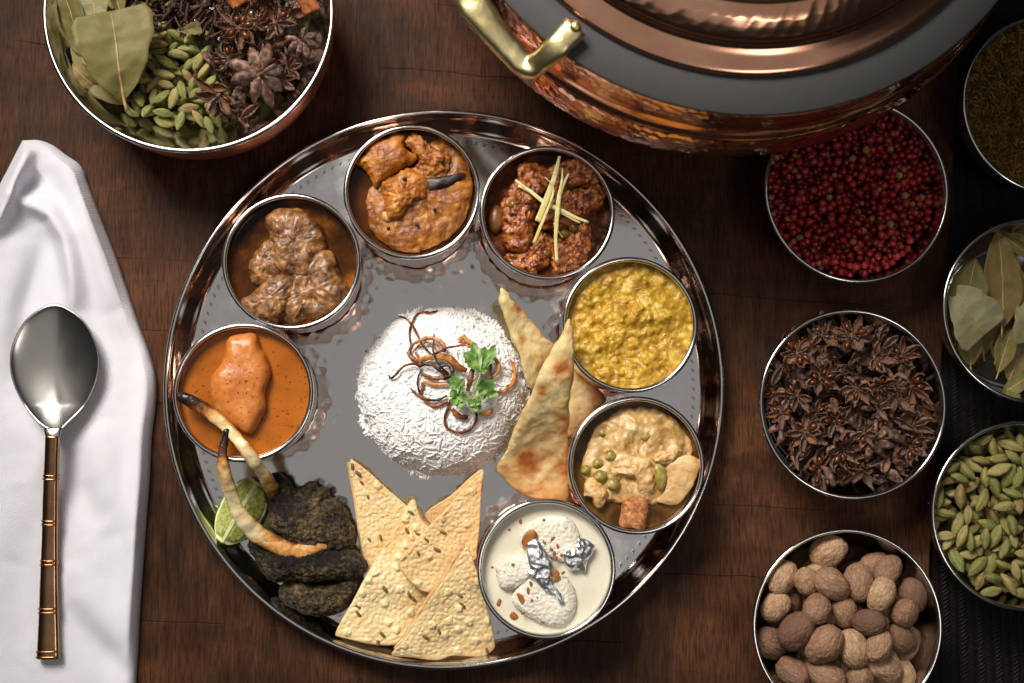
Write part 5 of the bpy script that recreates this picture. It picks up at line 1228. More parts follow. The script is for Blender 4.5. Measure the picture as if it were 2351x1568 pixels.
# ------------------------------------------------------------------ heaps of spices
class Heap:
    """things are let fall one by one onto a height map of the bowl and what already lies in it"""
    def __init__(s, cx, cy, half, prof, zoff, res=0.0005, floor=None):
        s.cx, s.cy, s.res = cx, cy, res; s.n = int(2 * half / res); s.half = half
        g = (np.arange(s.n) + 0.5) * res - half; X, Y = np.meshgrid(g, g); r = np.hypot(X, Y)
        p = prof[::-1]; s.H = np.interp(r, p[:, 0], p[:, 1] + zoff); s.H[r > prof[0, 0] - 0.0004] = 1.0
        if floor is not None: s.H = np.maximum(s.H, np.where(r > prof[0, 0] - 0.0004, 1.0, floor))
        s.ID = -np.ones((s.n, s.n), int); s.k = 0
    def foot(s, R, rad, shrink=0.88):
        A = R @ np.diag(1.0 / (np.array(rad) * shrink) ** 2) @ R.T
        ext = math.sqrt((np.linalg.inv(A))[:2, :2].diagonal().max()); m = int(ext / s.res) + 1
        g = np.arange(-m, m + 1) * s.res; X, Y = np.meshgrid(g, g)
        a = A[2, 2]; b = A[0, 2] * X + A[1, 2] * Y; c = A[0, 0] * X * X + 2 * A[0, 1] * X * Y + A[1, 1] * Y * Y - 1
        D = b * b - a * c; mask = D > 0; q = np.sqrt(np.where(mask, D, 0))
        return m, mask, (-b - q) / a, (-b + q) / a
    def fall(s, x, y, ft):
        m, mask, lo, hi = ft; i = int((y - s.cy + s.half) / s.res); j = int((x - s.cx + s.half) / s.res)
        if i - m < 0 or j - m < 0 or i + m + 1 > s.n or j + m + 1 > s.n: return 9.0
        return float((s.H[i - m:i + m + 1, j - m:j + m + 1] - lo)[mask].max())
    def settle(s, x, y, z, ft):
        m, mask, lo, hi = ft; i = int((y - s.cy + s.half) / s.res); j = int((x - s.cx + s.half) / s.res)
        w = s.H[i - m:i + m + 1, j - m:j + m + 1]; top = z + hi; up = mask & (top > w)
        w[up] = top[up]; s.ID[i - m:i + m + 1, j - m:j + m + 1][up] = s.k; s.k += 1
        return s.k - 1
    def seen(s, n): return np.bincount(s.ID[s.ID >= 0].ravel(), minlength=n)
def fill(heap, count, sampler, make, zmax, tries=6, fails=80, seed=0):
    """sampler() -> x, y; make(rs) -> rotation, radii, payload; stops when the mound reaches zmax(x, y)"""
    rs = np.random.RandomState(seed); out = []; bad = 0
    while len(out) < count and bad < fails:
        R, rad, pay = make(rs); ft = heap.foot(R, rad); best = None
        for _ in range(tries):
            x, y = sampler(rs); z = heap.fall(x, y, ft)
            if z + 0.6 * rad[2] > zmax(x, y): continue
            sc = z - 0.25 * zmax(x, y)
            if best is None or sc < best[0]: best = (sc, x, y, z)
        if best is None: bad += 1; continue
        _, x, y, z = best; k = heap.settle(x, y, z, ft); out.append((k, x, y, z, R, pay))
    return out
def disc_sampler(cx, cy, R):
    def f(rs):
        a = rs.rand() * 2 * math.pi; r = R * math.sqrt(rs.rand()); return cx + r * math.cos(a), cy + r * math.sin(a)
    return f
def poly_sampler(px, z):
    P = PTS(px, z)[:, :2]; lo, hi = P.min(0), P.max(0)
    def inside(x, y):
        c = False; j = len(P) - 1
        for i in range(len(P)):
            if (P[i, 1] > y) != (P[j, 1] > y) and x < (P[j, 0] - P[i, 0]) * (y - P[i, 1]) / (P[j, 1] - P[i, 1]) + P[i, 0]: c = not c
            j = i
        return c
    def f(rs):
        for _ in range(200):
            x, y = rs.uniform(lo, hi)
            if inside(x, y): return x, y
        return tuple(P.mean(0))
    return f
def place(o, R, p, k=1.0):
    m = np.eye(4); m[:3, :3] = np.asarray(R) * k; m[:3, 3] = p
    o.matrix_world = Matrix(m.tolist())

# pods: one mesh per shape, three-sided with ribs and a stalk tip
def pod_mesh(seed, L_=0.0074, W_=0.0032):
    rs = np.random.RandomState(seed); nl, ns = 20, 21; st = np.linspace(-1, 1, nl)
    belly = rs.uniform(-0.25, 0.05)
    V = []; tip = []
    for s in st:
        u = (s - belly) / (1 - belly if s > belly else 1 + belly)
        r = W_ * max(0.0, 1 - abs(u) ** rs.uniform(1.75, 1.85)) ** 0.72
        if s > 0.86: r = max(r, W_ * 0.16 * (1.0 if s < 0.99 else 0.6))
        r = max(r, W_ * 0.05)
        for j in range(ns):
            a = 2 * math.pi * j / ns
            k = 1 + 0.13 * math.cos(3 * a) + 0.06 * math.cos(9 * a + seed) + 0.02 * rs.normal()
            V.append((s * L_, r * k * math.cos(a), r * k * 0.9 * math.sin(a) + 0.0005 * (s * s) * (1 if seed % 2 else -1)))
            tip.append(1.0 if s > 0.82 else (0.5 if s < -0.92 else 0.0))
    V = np.array(V); F = grid_faces(nl, ns).tolist(); F.append(list(range(ns))); F.append([(nl - 1) * ns + j for j in range(ns)][::-1])
    V = V + 0.00022 * fbm(V, 330, 2, seed=seed)[:, None] * normals(V, F)
    me = link_mesh('cardamom_pod', V, F, True, {'tip': tip}); me.materials.append(POD); return me
PODS = [pod_mesh(s) for s in range(6)]
def make_pod(rs):
    k = rs.uniform(0.82, 1.16)
    return rot_xyz(rs.uniform(0, 6.28), rs.normal(0, 0.30), rs.uniform(0, 6.28)), (0.0070 * k, 0.0033 * k, 0.0032 * k), (k, rs.randint(6))
TONES = [('bright green', 0.0), ('olive green', 0.34), ('pale khaki', 0.67), ('brownish', 1.0)]
def where(x, y, z, cx, cy, R, ztop):
    r = math.hypot(x - cx, y - cy) / R
    return 'by the wall' if r > 0.80 else ('atop the heap' if z > ztop else 'low between others')
def spread_pods(items, heap, label, group, cx, cy, R_, ztop, seed, keep_n):
    vis = heap.seen(heap.k); rs = np.random.RandomState(seed)
    cut_ = sorted([vis[q[0]] for q in items])[::-1][min(keep_n, len(items) - 1)]
    hid = [q for q in items if vis[q[0]] <= cut_]
    if hid:
        PVm = np.array([v_.co[:] for v_ in PODS[0].vertices]); PFm = [list(p_.vertices) for p_ in PODS[0].polygons]
        V, F = join([(PVm @ (R * s).T + np.array([x, y, z]), PFm) for (k, x, y, z, R, (s, v)) in hid])
        o = mk('cardamom_heap', V, F, POD, None, attrs={'tip': np.zeros(len(V))}, label='buried cardamom pods under the heap ' + label, cat='cardamom', kind='stuff'); o['tone'] = 0.4
    for (k, x, y, z, R, (s, v)) in items:
        if vis[k] > cut_:
            t = rs.choice(4, p=[0.30, 0.38, 0.20, 0.12]); sz = 'small ' if s < (0.92 if cx > 0 else 0.77) else ('plump ' if s > (1.08 if cx > 0 else 0.91) else '')
            o = put('cardamom_pod', PODS[v], None, cat='cardamom', group=group,
                    label='%s%s cardamom pod %s %s' % (sz, TONES[t][0], where(x, y, z, cx, cy, R_, ztop), label)); place(o, R, (x, y, z), s)
            o['tone'] = float(np.clip(TONES[t][1] + rs.normal(0, 0.05), 0, 1))
# bowl of cardamom
bx, by, bz = BOWLS['card']
H = Heap(bx, by, 0.059, sb_in, bz, floor=bz + 0.016)
items = fill(H, 330, disc_sampler(bx, by, 0.0485), make_pod, lambda x, y: bz + 0.0385 + 0.004 * (1 - ((x - bx) ** 2 + (y - by) ** 2) / 0.05 ** 2), 6, 120, 4)
spread_pods(items, H, 'in the steel bowl on the mat', 'cardamom pods in the small steel bowl', bx, by, 0.046, bz + 0.036, 1, 185)

# peppercorns
bx, by, bz = BOWLS['pepper']
H = Heap(bx, by, 0.059, sb_in, bz, res=0.0004, floor=bz + 0.022)
def make_pep(rs):
    k = rs.uniform(0.82, 1.12); return rot_xyz(*rs.uniform(0, 6, 3)), (0.00225 * k,) * 3, (k, rs.rand())
items = fill(H, 2100, disc_sampler(bx, by, 0.0505), make_pep, lambda x, y: bz + 0.0350 + 0.0075 * max(0, 1 - ((x - bx + 0.006) ** 2 + (y - by) ** 2) / 0.042 ** 2), 5, 150, 5)
def pep_mesh(seed, mat):
    V, F = ico(3); V = V * 0.00225; V = V + (V / 0.00225) * (0.00022 * fbm(V, 420, 2, seed=seed))[:, None]
    d = np.linalg.norm(V / 0.00225 - np.array([0, 0, 1]), axis=1); V = V * (1 - 0.12 * np.exp(-(d / 0.35) ** 2))[:, None]
    me = link_mesh('peppercorn', V, F); me.materials.append(mat); return me
PEPS = [pep_mesh(s, PEPPER) for s in range(4)]; PEPP = [pep_mesh(s, PEPPER_PALE) for s in range(2)]
vis = H.seen(H.k); order = sorted(items, key=lambda t: -vis[t[0]])
for (k, x, y, z, R, (s, q)) in order[:300]:
    pale = q < 0.055
    t = int(q * 997) % 3; sz = 'small' if s < 0.92 else ('large' if s > 1.03 else 'middling')
    pl_ = where(x, y, z, bx, by, 0.047, bz + 0.0385)
    o = put('peppercorn', PEPP[int(q * 900) % 2] if pale else PEPS[int(q * 999) % 4], None, cat='peppercorn',
            label='%s %s peppercorn %s in its steel bowl' % (sz, 'pale tan' if pale else ('dark maroon', 'red', 'light rosy')[t], pl_), group='peppercorns in the bowl under the pot')
    o['tone'] = (0.08, 0.5, 0.92)[t]
    place(o, R, (x, y, z), s)
PV, PF = ico(2); PV = PV * 0.00225
def pile(sel, mat, lab):
    V, F = repeat_mesh(PV, PF, [(R * s, (x, y, z)) for (k, x, y, z, R, (s, q)) in sel])
    V = V + 0.00012 * fbm(V, 400, 1)[:, None]
    mk('peppercorn_pile', V, F, mat, None, label=lab, cat='peppercorns', kind='stuff')
def m_pepmix():
    m = M('peppercorn_mix', rough=0.3)
    r = m.node('ShaderNodeNewGeometry').outputs['Random Per Island']
    c = m.ramp(r, [(0.0, L(92, 16, 22)), (0.35, L(150, 32, 38)), (0.6, L(128, 24, 30)), (0.9, L(166, 52, 50)), (0.945, L(160, 58, 50)), (0.95, L(168, 124, 76))])
    m.set(base=m.mix(m.ramp(m.noise(450, 4), [(0.45, K0), (0.8, (0.5, 0.5, 0.5, 1))]), c, L(80, 20, 20))); return m.m
pile(order[300:], m_pepmix(), 'remaining pink peppercorns massed in the heaped steel bowl')

# nutmegs
def nut_mesh(seed):
    rs = np.random.RandomState(seed); V, F = ico(5); e = np.array([0.0112, 0.0083, 0.0081]) * rs.uniform(0.94, 1.06, 3)
    N = V.copy(); ph = np.arctan2(N[:, 1], N[:, 2])
    wr = ridged(np.stack([np.cos(ph) * 2.6, np.sin(ph) * 2.6, N[:, 0] * 1.3 + 0.5 * fbm(N, 2.0, 2, seed=seed)], 1), 2.2, 2, seed=seed)
    V = V * e; V[:, 1] *= 1 - 0.10 * N[:, 0]; V[:, 2] *= 1 - 0.08 * N[:, 0]
    V = V + N * (0.00040 * wr + 0.00045 * fbm(N, 1.4, 2, seed=seed + 3))[:, None]
    dim = np.exp(-((N[:, 0] - 1) / 0.03) ** 2) * 0.0009; V[:, 0] -= dim
    me = link_mesh('nutmeg', V, F); me.materials.append(NUTMEG); return me
NUTS = [nut_mesh(s) for s in range(7)]
bx, by, bz = BOWLS['nutmeg']
H = Heap(bx, by, 0.059, sb_in, bz, floor=bz + 0.004)
def make_nut(rs):
    k = rs.uniform(0.80, 1.14); return rot_xyz(rs.uniform(0, 6.28), rs.normal(0, 0.6), rs.uniform(0, 6.28)), (0.0110 * k, 0.0082 * k, 0.0081 * k), (k, rs.randint(7))
nrs = np.random.RandomState(17)
items = fill(H, 62, disc_sampler(bx, by, 0.046), make_nut, lambda x, y: bz + 0.044 + 0.016 * max(0, 1 - ((x - bx) ** 2 + (y - by) ** 2) / 0.045 ** 2), 10, 80, 6)
vis = H.seen(H.k)
for (k, x, y, z, R, (s, v)) in items:
    if vis[k] > 0:
        t = nrs.choice(3, p=[0.25, 0.5, 0.25]); ax_ = R[2, 0]
        o = put('nutmeg', NUTS[v], None, cat='nutmeg', group='nutmegs heaped in the bowl',
                label='%s%s nutmeg %s %s' % ('small ' if s < 0.92 else ('big ' if s > 1.03 else ''), ('dark brown', 'mid brown', 'pale tan')[t],
                 'standing on end' if abs(ax_) > 0.6 else ('tilted' if abs(ax_) > 0.3 else 'lying flat'), where(x, y, z, bx, by, 0.043, bz + 0.046)))
        place(o, R, (x, y, z), s); o['tone'] = float(np.clip((0.08, 0.5, 0.95)[t] + nrs.normal(0, 0.1), 0, 1))

# star anise: boat-shaped pods round a centre, open ones with a shiny seed
def anise_pod(seed, gap, curl):
    rs = np.random.RandomState(seed); nl = 13; st = np.linspace(0, 1, nl); Lp = 0.0112; V = []; inn = []
    no = 8
    for s in st:
        w = 0.0023 * (math.sin(math.pi * min(1, (s * 0.97 + 0.03) ** 0.85)) ** 0.9) + 0.00016; dp = 0.0034 * (math.sin(math.pi * min(1, s * 0.86 + 0.12)) ** 0.8) + 0.0002
        x = 0.0008 + s * Lp; zt = 0.0009 * s + curl * max(0, s - 0.70) ** 2 * 0.035
        op = gap * math.sin(math.pi * min(1, s * 0.95 + 0.02)) ** 0.7
        def ring(k, rev, off):
            for j in range(no):
                f = j / (no - 1); a = math.pi * (f if not rev else 1 - f)
                yy = math.cos(a) * w * k; zz = -math.sin(a) ** 0.8 * dp * k
                if math.sin(a) < 0.35: yy = math.copysign(max(abs(yy) * (0.35 + 0.65 * op), 0.0001), yy) if True else yy
                V.append((x, yy, zt + zz + off)); inn.append(0.0 if off == 0 else 1.0)
        ring(1.0, False, 0.0); ring(0.76, True, -0.00003)
    V = np.array(V); inn = np.array(inn); F = grid_faces(nl, 2 * no).tolist()
    F.append(list(range(2 * no))[::-1]); F.append([(nl - 1) * 2 * no + j for j in range(2 * no)])
    V = V + (0.00045 * fbm(V, 420, 3, seed=seed) + 0.0002 * ridged(V, 900, 2, seed=seed))[:, None] * normals(V, F)
    me = link_mesh('star_anise_pod', V, F, True, {'inner': inn}); me.materials.append(ANISE); return me
AP = [anise_pod(1, 1.0, 0.6), anise_pod(2, 0.8, 1.0), anise_pod(3, 0.45, 0.4), anise_pod(4, 0.2, 1.2), anise_pod(5, 0.9, 1.4)]
SV, SF = ico(3); SV = SV * np.array([0.0026, 0.0013, 0.0018])
me_aseed = link_mesh('anise_seed', SV, SF); me_aseed.materials.append(ANISE_SEED)
V, F = lathe([(1e-5, 0.0006), (0.0009, 0.0004), (0.0011, -0.0008), (0.0007, -0.0016), (1e-5, -0.0018)], 12); me_core = link_mesh('anise_core', V, F, True, {'inner': np.zeros(len(V))}); me_core.materials.append(ANISE)
V, F = tube([(0, 0, -0.0012), (0.0006, 0.0004, -0.004), (0.0022, 0.0010, -0.008), (0.0048, 0.0012, -0.0115)], [0.0008, 0.0005, 0.0005, 0.0008], seg=7, n=14)
me_stalk = link_mesh('anise_stalk', V, F, True, {'inner': np.zeros(len(V))}); me_stalk.materials.append(ANISE)
def star(R, p, k, rs, label, group, npods=8, seeds=True):
    stalk = rs.rand() < 0.3 or not seeds
    if '%s' in label:
        label = label % (('five', 'six', 'seven', 'eight')[npods - 5] + '-rayed', ('small ' if k < 0.98 else ('big ' if k > 1.14 else '')) + 'star anise', ('face up' if seeds else 'face down') + (' with stalk' if stalk else ''))
    e = empty('star_anise', (0, 0, 0), label=label, cat='star anise', group=group); place(e, R, p, k)
    put('core', me_core, None, e)
    for j in range(8):
        if npods < 8 and j >= npods: continue
        ln = rs.uniform(0.72, 1.12); v = rs.choice([0, 1, 2, 2, 3, 4]) if seeds else rs.choice([2, 3, 3])
        m = np.eye(4); m[:3, :3] = rot_xyz(0, 0, j * math.pi / 4 + rs.normal(0, 0.10)) @ rot_xyz(rs.normal(0, 0.15), -rs.uniform(0.0, 0.35), 0) * 1.0
        m[:3, :3] = m[:3, :3] @ np.diag([ln, rs.uniform(0.85, 1.25), rs.uniform(0.85, 1.1)])
        o = put('pod', AP[v], None, e); o.matrix_local = Matrix(m.tolist())
        if v in (0, 1, 4) and rs.rand() < 0.6:
            q = put('seed', me_aseed, None, o); q.location = (0.0050, 0, -0.0003)
    if stalk: put('stalk', me_stalk, None, e)
def make_star(rs):
    k = rs.uniform(0.88, 1.28); flip = rs.rand() < 0.25
    R = rot_xyz((math.pi if flip else 0) + rs.normal(0, 0.27), rs.normal(0, 0.27), rs.uniform(0, 6.28))
    if rs.rand() < 0.25: return R, (0.0052 * k, 0.0024 * k, 0.0022 * k), (k, 'pod', flip)
    return R, (0.0088 * k, 0.0088 * k, 0.0022 * k), (k, 'star', flip)
def spread_anise(items, heap, lab_s, lab_p, grp, seed, wh):
    rs = np.random.RandomState(seed); vis = heap.seen(heap.k)
    for (k, x, y, z, R, (s, kind, flip)) in items:
        if vis[k] == 0: continue
        if kind == 'star': star(R, (x, y, z + 0.0010 * (-1 if flip else 1)), s, rs, lab_s.replace('@', where(x, y, z, *wh)), grp + ' stars', rs.choice([8, 8, 8, 7, 6, 5]), not flip)
        else:
            v_ = rs.randint(5); tl = 'upside down' if R[2, 2] < -0.3 else ('tipped up' if abs(R[2, 0]) > 0.35 else 'lying flat')
            o = put('star_anise_pod', AP[v_], None, label=lab_p.replace('@', ('small ' if s < 0.98 else ('big ' if s > 1.14 else '')) + ('wide open', 'open', 'half closed', 'closed', 'gaping')[v_] + ' ' + tl + ' ' + where(x, y, z, *wh)), cat='star anise pod', group=grp + ' loose pods')
            place(o, R, np.array([x, y, z]) - R @ np.array([0.0058, 0, -0.0012]) * s * 1.15, s * 1.2)
bx, by, bz = BOWLS['anise']
H = Heap(bx, by, 0.059, sb_in, bz, floor=bz + 0.020)
items = fill(H, 170, disc_sampler(bx, by, 0.0495), make_star, lambda x, y: bz + 0.0430 + 0.005 * max(0, 1 - ((x - bx) ** 2 + (y - by) ** 2) / 0.045 ** 2), 7, 90, 7)
spread_anise(items, H, '%s %s %s @ in small bowl', 'loose star anise pod, @ in small bowl', 'small bowl anise', 3, (bx, by, 0.047, bz + 0.040))

# the wide bowl: pods, cloves, star anise, cinnamon
H = Heap(BB[0], BB[1], 0.084, bb_in, 0.0002, floor=0.032)
car = poly_sampler([(228,120),(280,70),(330,60),(470,60),(490,150),(500,230),(505,280),(440,308),(360,305),(300,270),(250,225),(222,180)], 0.050)
bed = fill(H, 130, disc_sampler(BB[0], BB[1] - 0.006, 0.056), make_pod, lambda x, y: 0.0445, 4, 60, 24)
items = fill(H, 230, car, lambda rs: (lambda R, rad, pay: (R, tuple(q * 0.84 for q in rad), (pay[0] * 0.84, pay[1])))(*make_pod(rs)), lambda x, y: 0.0500 + 0.006 * max(0, 1 - (((x - PT(400,170,.05)[0]) / 0.04) ** 2 + ((y - PT(400,170,.05)[1]) / 0.04) ** 2)), 6, 100, 14)
pods_big = bed + items
ani = poly_sampler([(470,60),(540,-40),(700,-60),(735,30),(715,100),(670,180),(610,240),(545,280),(500,240),(480,160)], 0.052)
clo = poly_sampler([(270,80),(260,-60),(380,-100),(540,-80),(570,10),(500,85),(400,95)], 0.052)
def clove_mesh():
    V1, F1 = lathe([(1e-5, -0.0065), (0.0006, -0.0064), (0.0008, -0.003), (0.0011, 0.0015), (0.0016, 0.0038), (0.0010, 0.0044), (1e-5, 0.0045)], 10)
    V2, F2 = ico(2); V2 = V2 * 0.0017 + np.array([0, 0, 0.0058])
    parts = [(V1, F1), (V2, F2)]
    for k in range(4):
        a = k * math.pi / 2; T, G = tube([(0.0010 * math.cos(a), 0.0010 * math.sin(a), 0.0036), (0.0022 * math.cos(a), 0.0022 * math.sin(a), 0.0046), (0.0030 * math.cos(a), 0.0030 * math.sin(a), 0.0060)], [0.0008, 0.0007, 0.0001], seg=6)
        parts.append((T, G))
    V, F = join(parts); V = V @ rot_xyz(0, math.pi / 2, 0).T
    V = V + 0.00015 * fbm(V, 500, 2)[:, None]
    me = link_mesh('clove', V, F); me.materials.append(CLOVE); return me
me_clove = clove_mesh()
cl = fill(H, 230, clo, lambda rs: (rot_xyz(rs.uniform(0, 6), rs.normal(0, 0.35), rs.uniform(0, 6.28)), (0.0066, 0.0024, 0.0022), rs.uniform(0.85, 1.1)), lambda x, y: 0.0560, 6, 200, 15)
an = fill(H, 150, ani, make_star, lambda x, y: 0.0570, 6, 70, 16)
spread_pods(pods_big, H, 'in the wide copper bowl', 'cardamom pods in the wide bowl', BB[0], BB[1], 0.074, 0.046, 2, 110)
vis = H.seen(H.k)
for (k, x, y, z, R, s) in cl:
    if vis[k] > 0:
        o = put('clove', me_clove, None, label='dark dried clove %s in the wide copper bowl' % ('standing upright' if abs(R[2, 0]) > 0.45 else ('lying %s' % ('beside the star anise' if x > PT(470, 0, .05)[0] else ('by the bay leaves' if x < PT(345, 0, .05)[0] else 'in the middle')))), cat='clove', group='cloves in the wide bowl'); place(o, R, (x, y, z), s)
spread_anise(an, H, '%s %s %s @ in wide bowl', 'loose star anise pod, @ in wide bowl', 'wide bowl anise', 5, (BB[0], BB[1], 0.074, 0.051))
rs = np.random.RandomState(2)
# the biggest star lies on top with its bent stalk
p = PT(*a1([(1700, 545)])[0], 0.0635); star(rot_xyz(math.pi + 0.12, 0.1, 0.4), p, 1.75, rs, 'largest star anise lying face down with its bent stalk up', 'wide bowl star with stalk', 8, False)
p = PT(*a1([(1540, 200)])[0], 0.0620); star(rot_xyz(-0.1, 0.12, 0.9), p, 1.25, rs, 'open star anise with thin rays beside the cloves', 'wide bowl open star', 8, True)
p = PT(*a1([(1400, 690)])[0], 0.0610); star(rot_xyz(0.35, -0.3, 2.6), p, 1.30, rs, 'half star anise tipped towards the cardamom pods', 'wide bowl half star', 5, True)
for (x0, y0, x1, y1, zz, lab) in [(1440, -120, 1560, 40, 0.0605, 'orange cinnamon quill among the cloves'), (2010, -60, 2080, 90, 0.0660, 'cinnamon quill sticking up beside the bowl wall')]:
    A, B = PT(*a1([(x0, y0)])[0], zz), PT(*a1([(x1, y1)])[0], zz - 0.003); d = B - A
    parts = []
    for sgn in (-1, 1):
        t = np.linspace(0, 1, 12); P = A + d[None] * t[:, None] + np.cross(d / np.linalg.norm(d), [0, 0, 1]) * sgn * 0.0022
        parts.append(tube(P, 0.0030, 0.0028, seg=12))
    V, F = join(parts); V = displace(V, F, [('f', 200, 0.0004, 3)], 3); mk('cinnamon_quill', V, F, CINNAMON, None, label=lab, cat='cinnamon', group='cinnamon quills in the wide bowl')

# ------------------------------------------------------------------ bay leaves
def leaf_mesh(seed, Ln=0.066, Wd=0.030, bend=0.4, cup_=0.5, cut=1.0, thick=0.00035):
    rs = np.random.RandomState(seed); nl, nw = 40, 17; V = []
    t = np.linspace(0, 1, nl)
    wob = rs.normal(0, 1, 4)
    for s in t:
        u = s * cut
        w = Wd / 2 * (math.sin(math.pi * min(1, u ** 0.9)) ** 0.85) * (1 + 0.05 * math.sin(9 * s + wob[0]) + 0.03 * math.sin(23 * s + wob[1]))
        w = max(w, 0.0006)
        for v in np.linspace(-1, 1, nw):
            x = (s - 0.5) * Ln; y = v * w + 0.003 * math.sin(2 * s + wob[2])
            z = bend * 0.02 * (1 - (2 * s - 1) ** 2) + cup_ * (abs(v) ** 1.6) * w * 0.35 + 0.0009 * math.sin(7 * s + wob[3]) * abs(v)
            V.append((x, y, z))
    V = np.array(V); V[:, 2] += 0.0016 * fbm(V, 70, 3, seed=seed)
    F = grid_faces(nl, nw, False); n = len(V); V2 = V.copy(); V2[:, 2] -= thick
    FF = F.tolist() + (F[:, ::-1] + n).tolist()
    bd = [j for j in range(nw)] + [i * nw + nw - 1 for i in range(1, nl)] + [(nl - 1) * nw + j for j in range(nw - 2, -1, -1)] + [i * nw for i in range(nl - 2, 0, -1)]
    FF += [[bd[i], bd[(i + 1) % len(bd)], bd[(i + 1) % len(bd)] + n, bd[i] + n] for i in range(len(bd))]
    me = link_mesh('bay_leaf_blade', np.vstack([V, V2]), FF); me.materials.append(LEAF)
    mid = V.reshape(nl, nw, 3)[:, nw // 2] + np.array([0, 0, 0.00012])
    ext = [mid[0] + np.array([-0.006, 0, 0.0002]), mid[0] + np.array([-0.003, 0, 0.0001])]
    MV, MF = tube(np.vstack([ext, mid[1:-1]]), np.linspace(0.0007, 0.0002, 6), 0.00028, seg=6)
    mm = link_mesh('bay_leaf_midrib', MV, MF); mm.materials.append(MIDRIB)
    return me, mm
LV = [leaf_mesh(1), leaf_mesh(2, bend=0.15, cup_=0.2), leaf_mesh(3, Ln=0.058, Wd=0.026, bend=-0.2, cup_=0.8), leaf_mesh(4, Ln=0.05, Wd=0.024, bend=0.5), leaf_mesh(5, Ln=0.048, Wd=0.034, bend=0.3, cut=0.62), leaf_mesh(6, Ln=0.06, Wd=0.022, bend=0.2, cup_=1.6)]
def bay(px0, py0, px1, py1, z0, z1, v, label, group, roll=0.0, wid=1.0, tone=None):
    """a leaf from its stalk end (px0, py0) to its tip"""
    A, B = PT(px0, py0, z0), PT(px1, py1, z1); d = B - A; Ln = np.linalg.norm(d); d /= Ln
    s = np.cross([0, 0, 1], d); s /= np.linalg.norm(s); u = np.cross(d, s)
    c_, s_ = math.cos(roll), math.sin(roll); s, u = s * c_ + u * s_, u * c_ - s * s_
    me, mm = LV[v]; L0 = 0.066 if v in (0, 1) else {2: 0.058, 3: 0.05, 4: 0.048, 5: 0.06}[v]; k = Ln / L0
    R = np.stack([d * k, s * k * wid, u * k], 1)
    e = empty('bay_leaf', (0, 0, 0), label=label, cat='bay leaf', group=group); m = np.eye(4); m[:3, :3] = R; m[:3, 3] = (A + B) / 2
    e.matrix_world = Matrix(m.tolist()); b_ = put('blade', me, None, e); put('midrib', mm, None, e)
    b_['tone'] = tone if tone is not None else float(RS.uniform(0.05, 0.75))
g = 'bay leaves in the wide bowl'
A1 = lambda *q: a1([(q[0], q[1])])[0] + a1([(q[2], q[3])])[0]
bay(*A1(745, 715, 570, 90), 0.0590, 0.0700, 4, 'broad bay leaf with a broken end lying over the cardamom pods', g, 0.10, 1.25, 0.28)
bay(*A1(500, 200, 430, -260), 0.0650, 0.0660, 1, 'pale bay leaf pointing out beyond the broad broken leaf', g, -0.1, 1.1, 0.85)
bay(*A1(700, 120, 640, -240), 0.0630, 0.0680, 2, 'narrow curled bay leaf behind the broad broken leaf', g, 0.5, 0.8)
bay(*A1(420, 430, 250, -160), 0.0585, 0.0640, 1, 'long bay leaf along the bowl wall', g, -0.45, 0.9)
bay(*A1(740, 760, 330, 250), 0.0545, 0.0600, 5, 'thin curled bay leaf edge-on beside the broad leaf', g, -0.8, 0.8)
bay(*A1(520, 660, 350, 440), 0.0540, 0.0560, 3, 'small bay leaf low against the steel wall', g, -0.3, 1.0)
bay(*A1(330, 380, 200, -120), 0.0510, 0.0600, 0, 'bay leaf half hidden down the steel wall', g, -0.8, 0.9)
bay(*A1(800, 20, 780, 180), 0.0560, 0.0520, 3, 'bay leaf standing in shade between pods and cloves', g, 0.8, 0.7)
p0, p1 = a1([(1130, 235), (1270, 190)]); bay(*p0, *p1, 0.0580, 0.0590, 4, 'small scrap of bay leaf on the cloves', g, 0.2, 0.9)
g = 'bay leaves in the steel bowl on the mat'
R7 = lambda *q: r7([(q[0], q[1])])[0] + r7([(q[2], q[3])])[0]
zb = BOWLS['bay'][2]
low = [((330,1140,300,760),1,.022),((230,960,250,560),0,.019),((520,1090,620,700),2,.022),((545,1190,700,760),5,.021),((600,1240,724,900),1,.018),((560,1320,820,1180),3,.017),((620,860,700,420),0,.021),
       ((700,1000,860,640),1,.022),((800,1280,900,900),0,.020),((900,1200,1000,700),2,.022),((850,700,900,250),1,.020),((420,1060,380,700),3,.016),((1000,900,1150,500),0,.021),((1050,1150,1200,800),1,.021),((1000,500,1100,150),2,.020),((950,1380,1150,1150),3,.018)]
low_lab = ['bay leaf showing its stalk below the pale silvery leaf', 'bay leaf standing along the wall behind the broad green leaf', 'bay leaf just below the large brown leaf', 'bay leaf overlapping the curled one below the large brown leaf',
           'bay leaf beside the torn leaf scraps low in the steel bowl', 'crumpled bay leaf lying lowest by the wall', 'dark green bay leaf behind the large brown leaf', 'bay leaf under the pale round leaf'] + ['olive bay leaf in the far half of the steel bowl'] * 8
for i, (q, v, z) in enumerate(low):
    bay(*R7(*q), zb + z - 0.0015, zb + z + 0.0035, v, low_lab[i], g + ' below', RS.uniform(-0.35, 0.35), RS.uniform(0.85, 1.1))
bay(*R7(540, 870, 530, 180), zb + 0.0290, zb + 0.0330, 1, 'large brown bay leaf lying uppermost with its midrib showing', g, -0.08, 0.92, 0.62)
bay(*R7(255, 830, 410, 385), zb + 0.0265, zb + 0.0330, 0, 'broad green bay leaf leaning on the bowl wall', g, -0.15, 1.25, 0.05)
bay(*R7(190, 590, 470, 900), zb + 0.0320, zb + 0.0320, 4, 'pale silvery bay leaf with a torn end', g, 0.12, 1.3, 1.0)
bay(*R7(515, 180, 790, 400), zb + 0.0310, zb + 0.0335, 5, 'slim bay leaf with its stalk towards the rim', g, 0.4, 0.8)
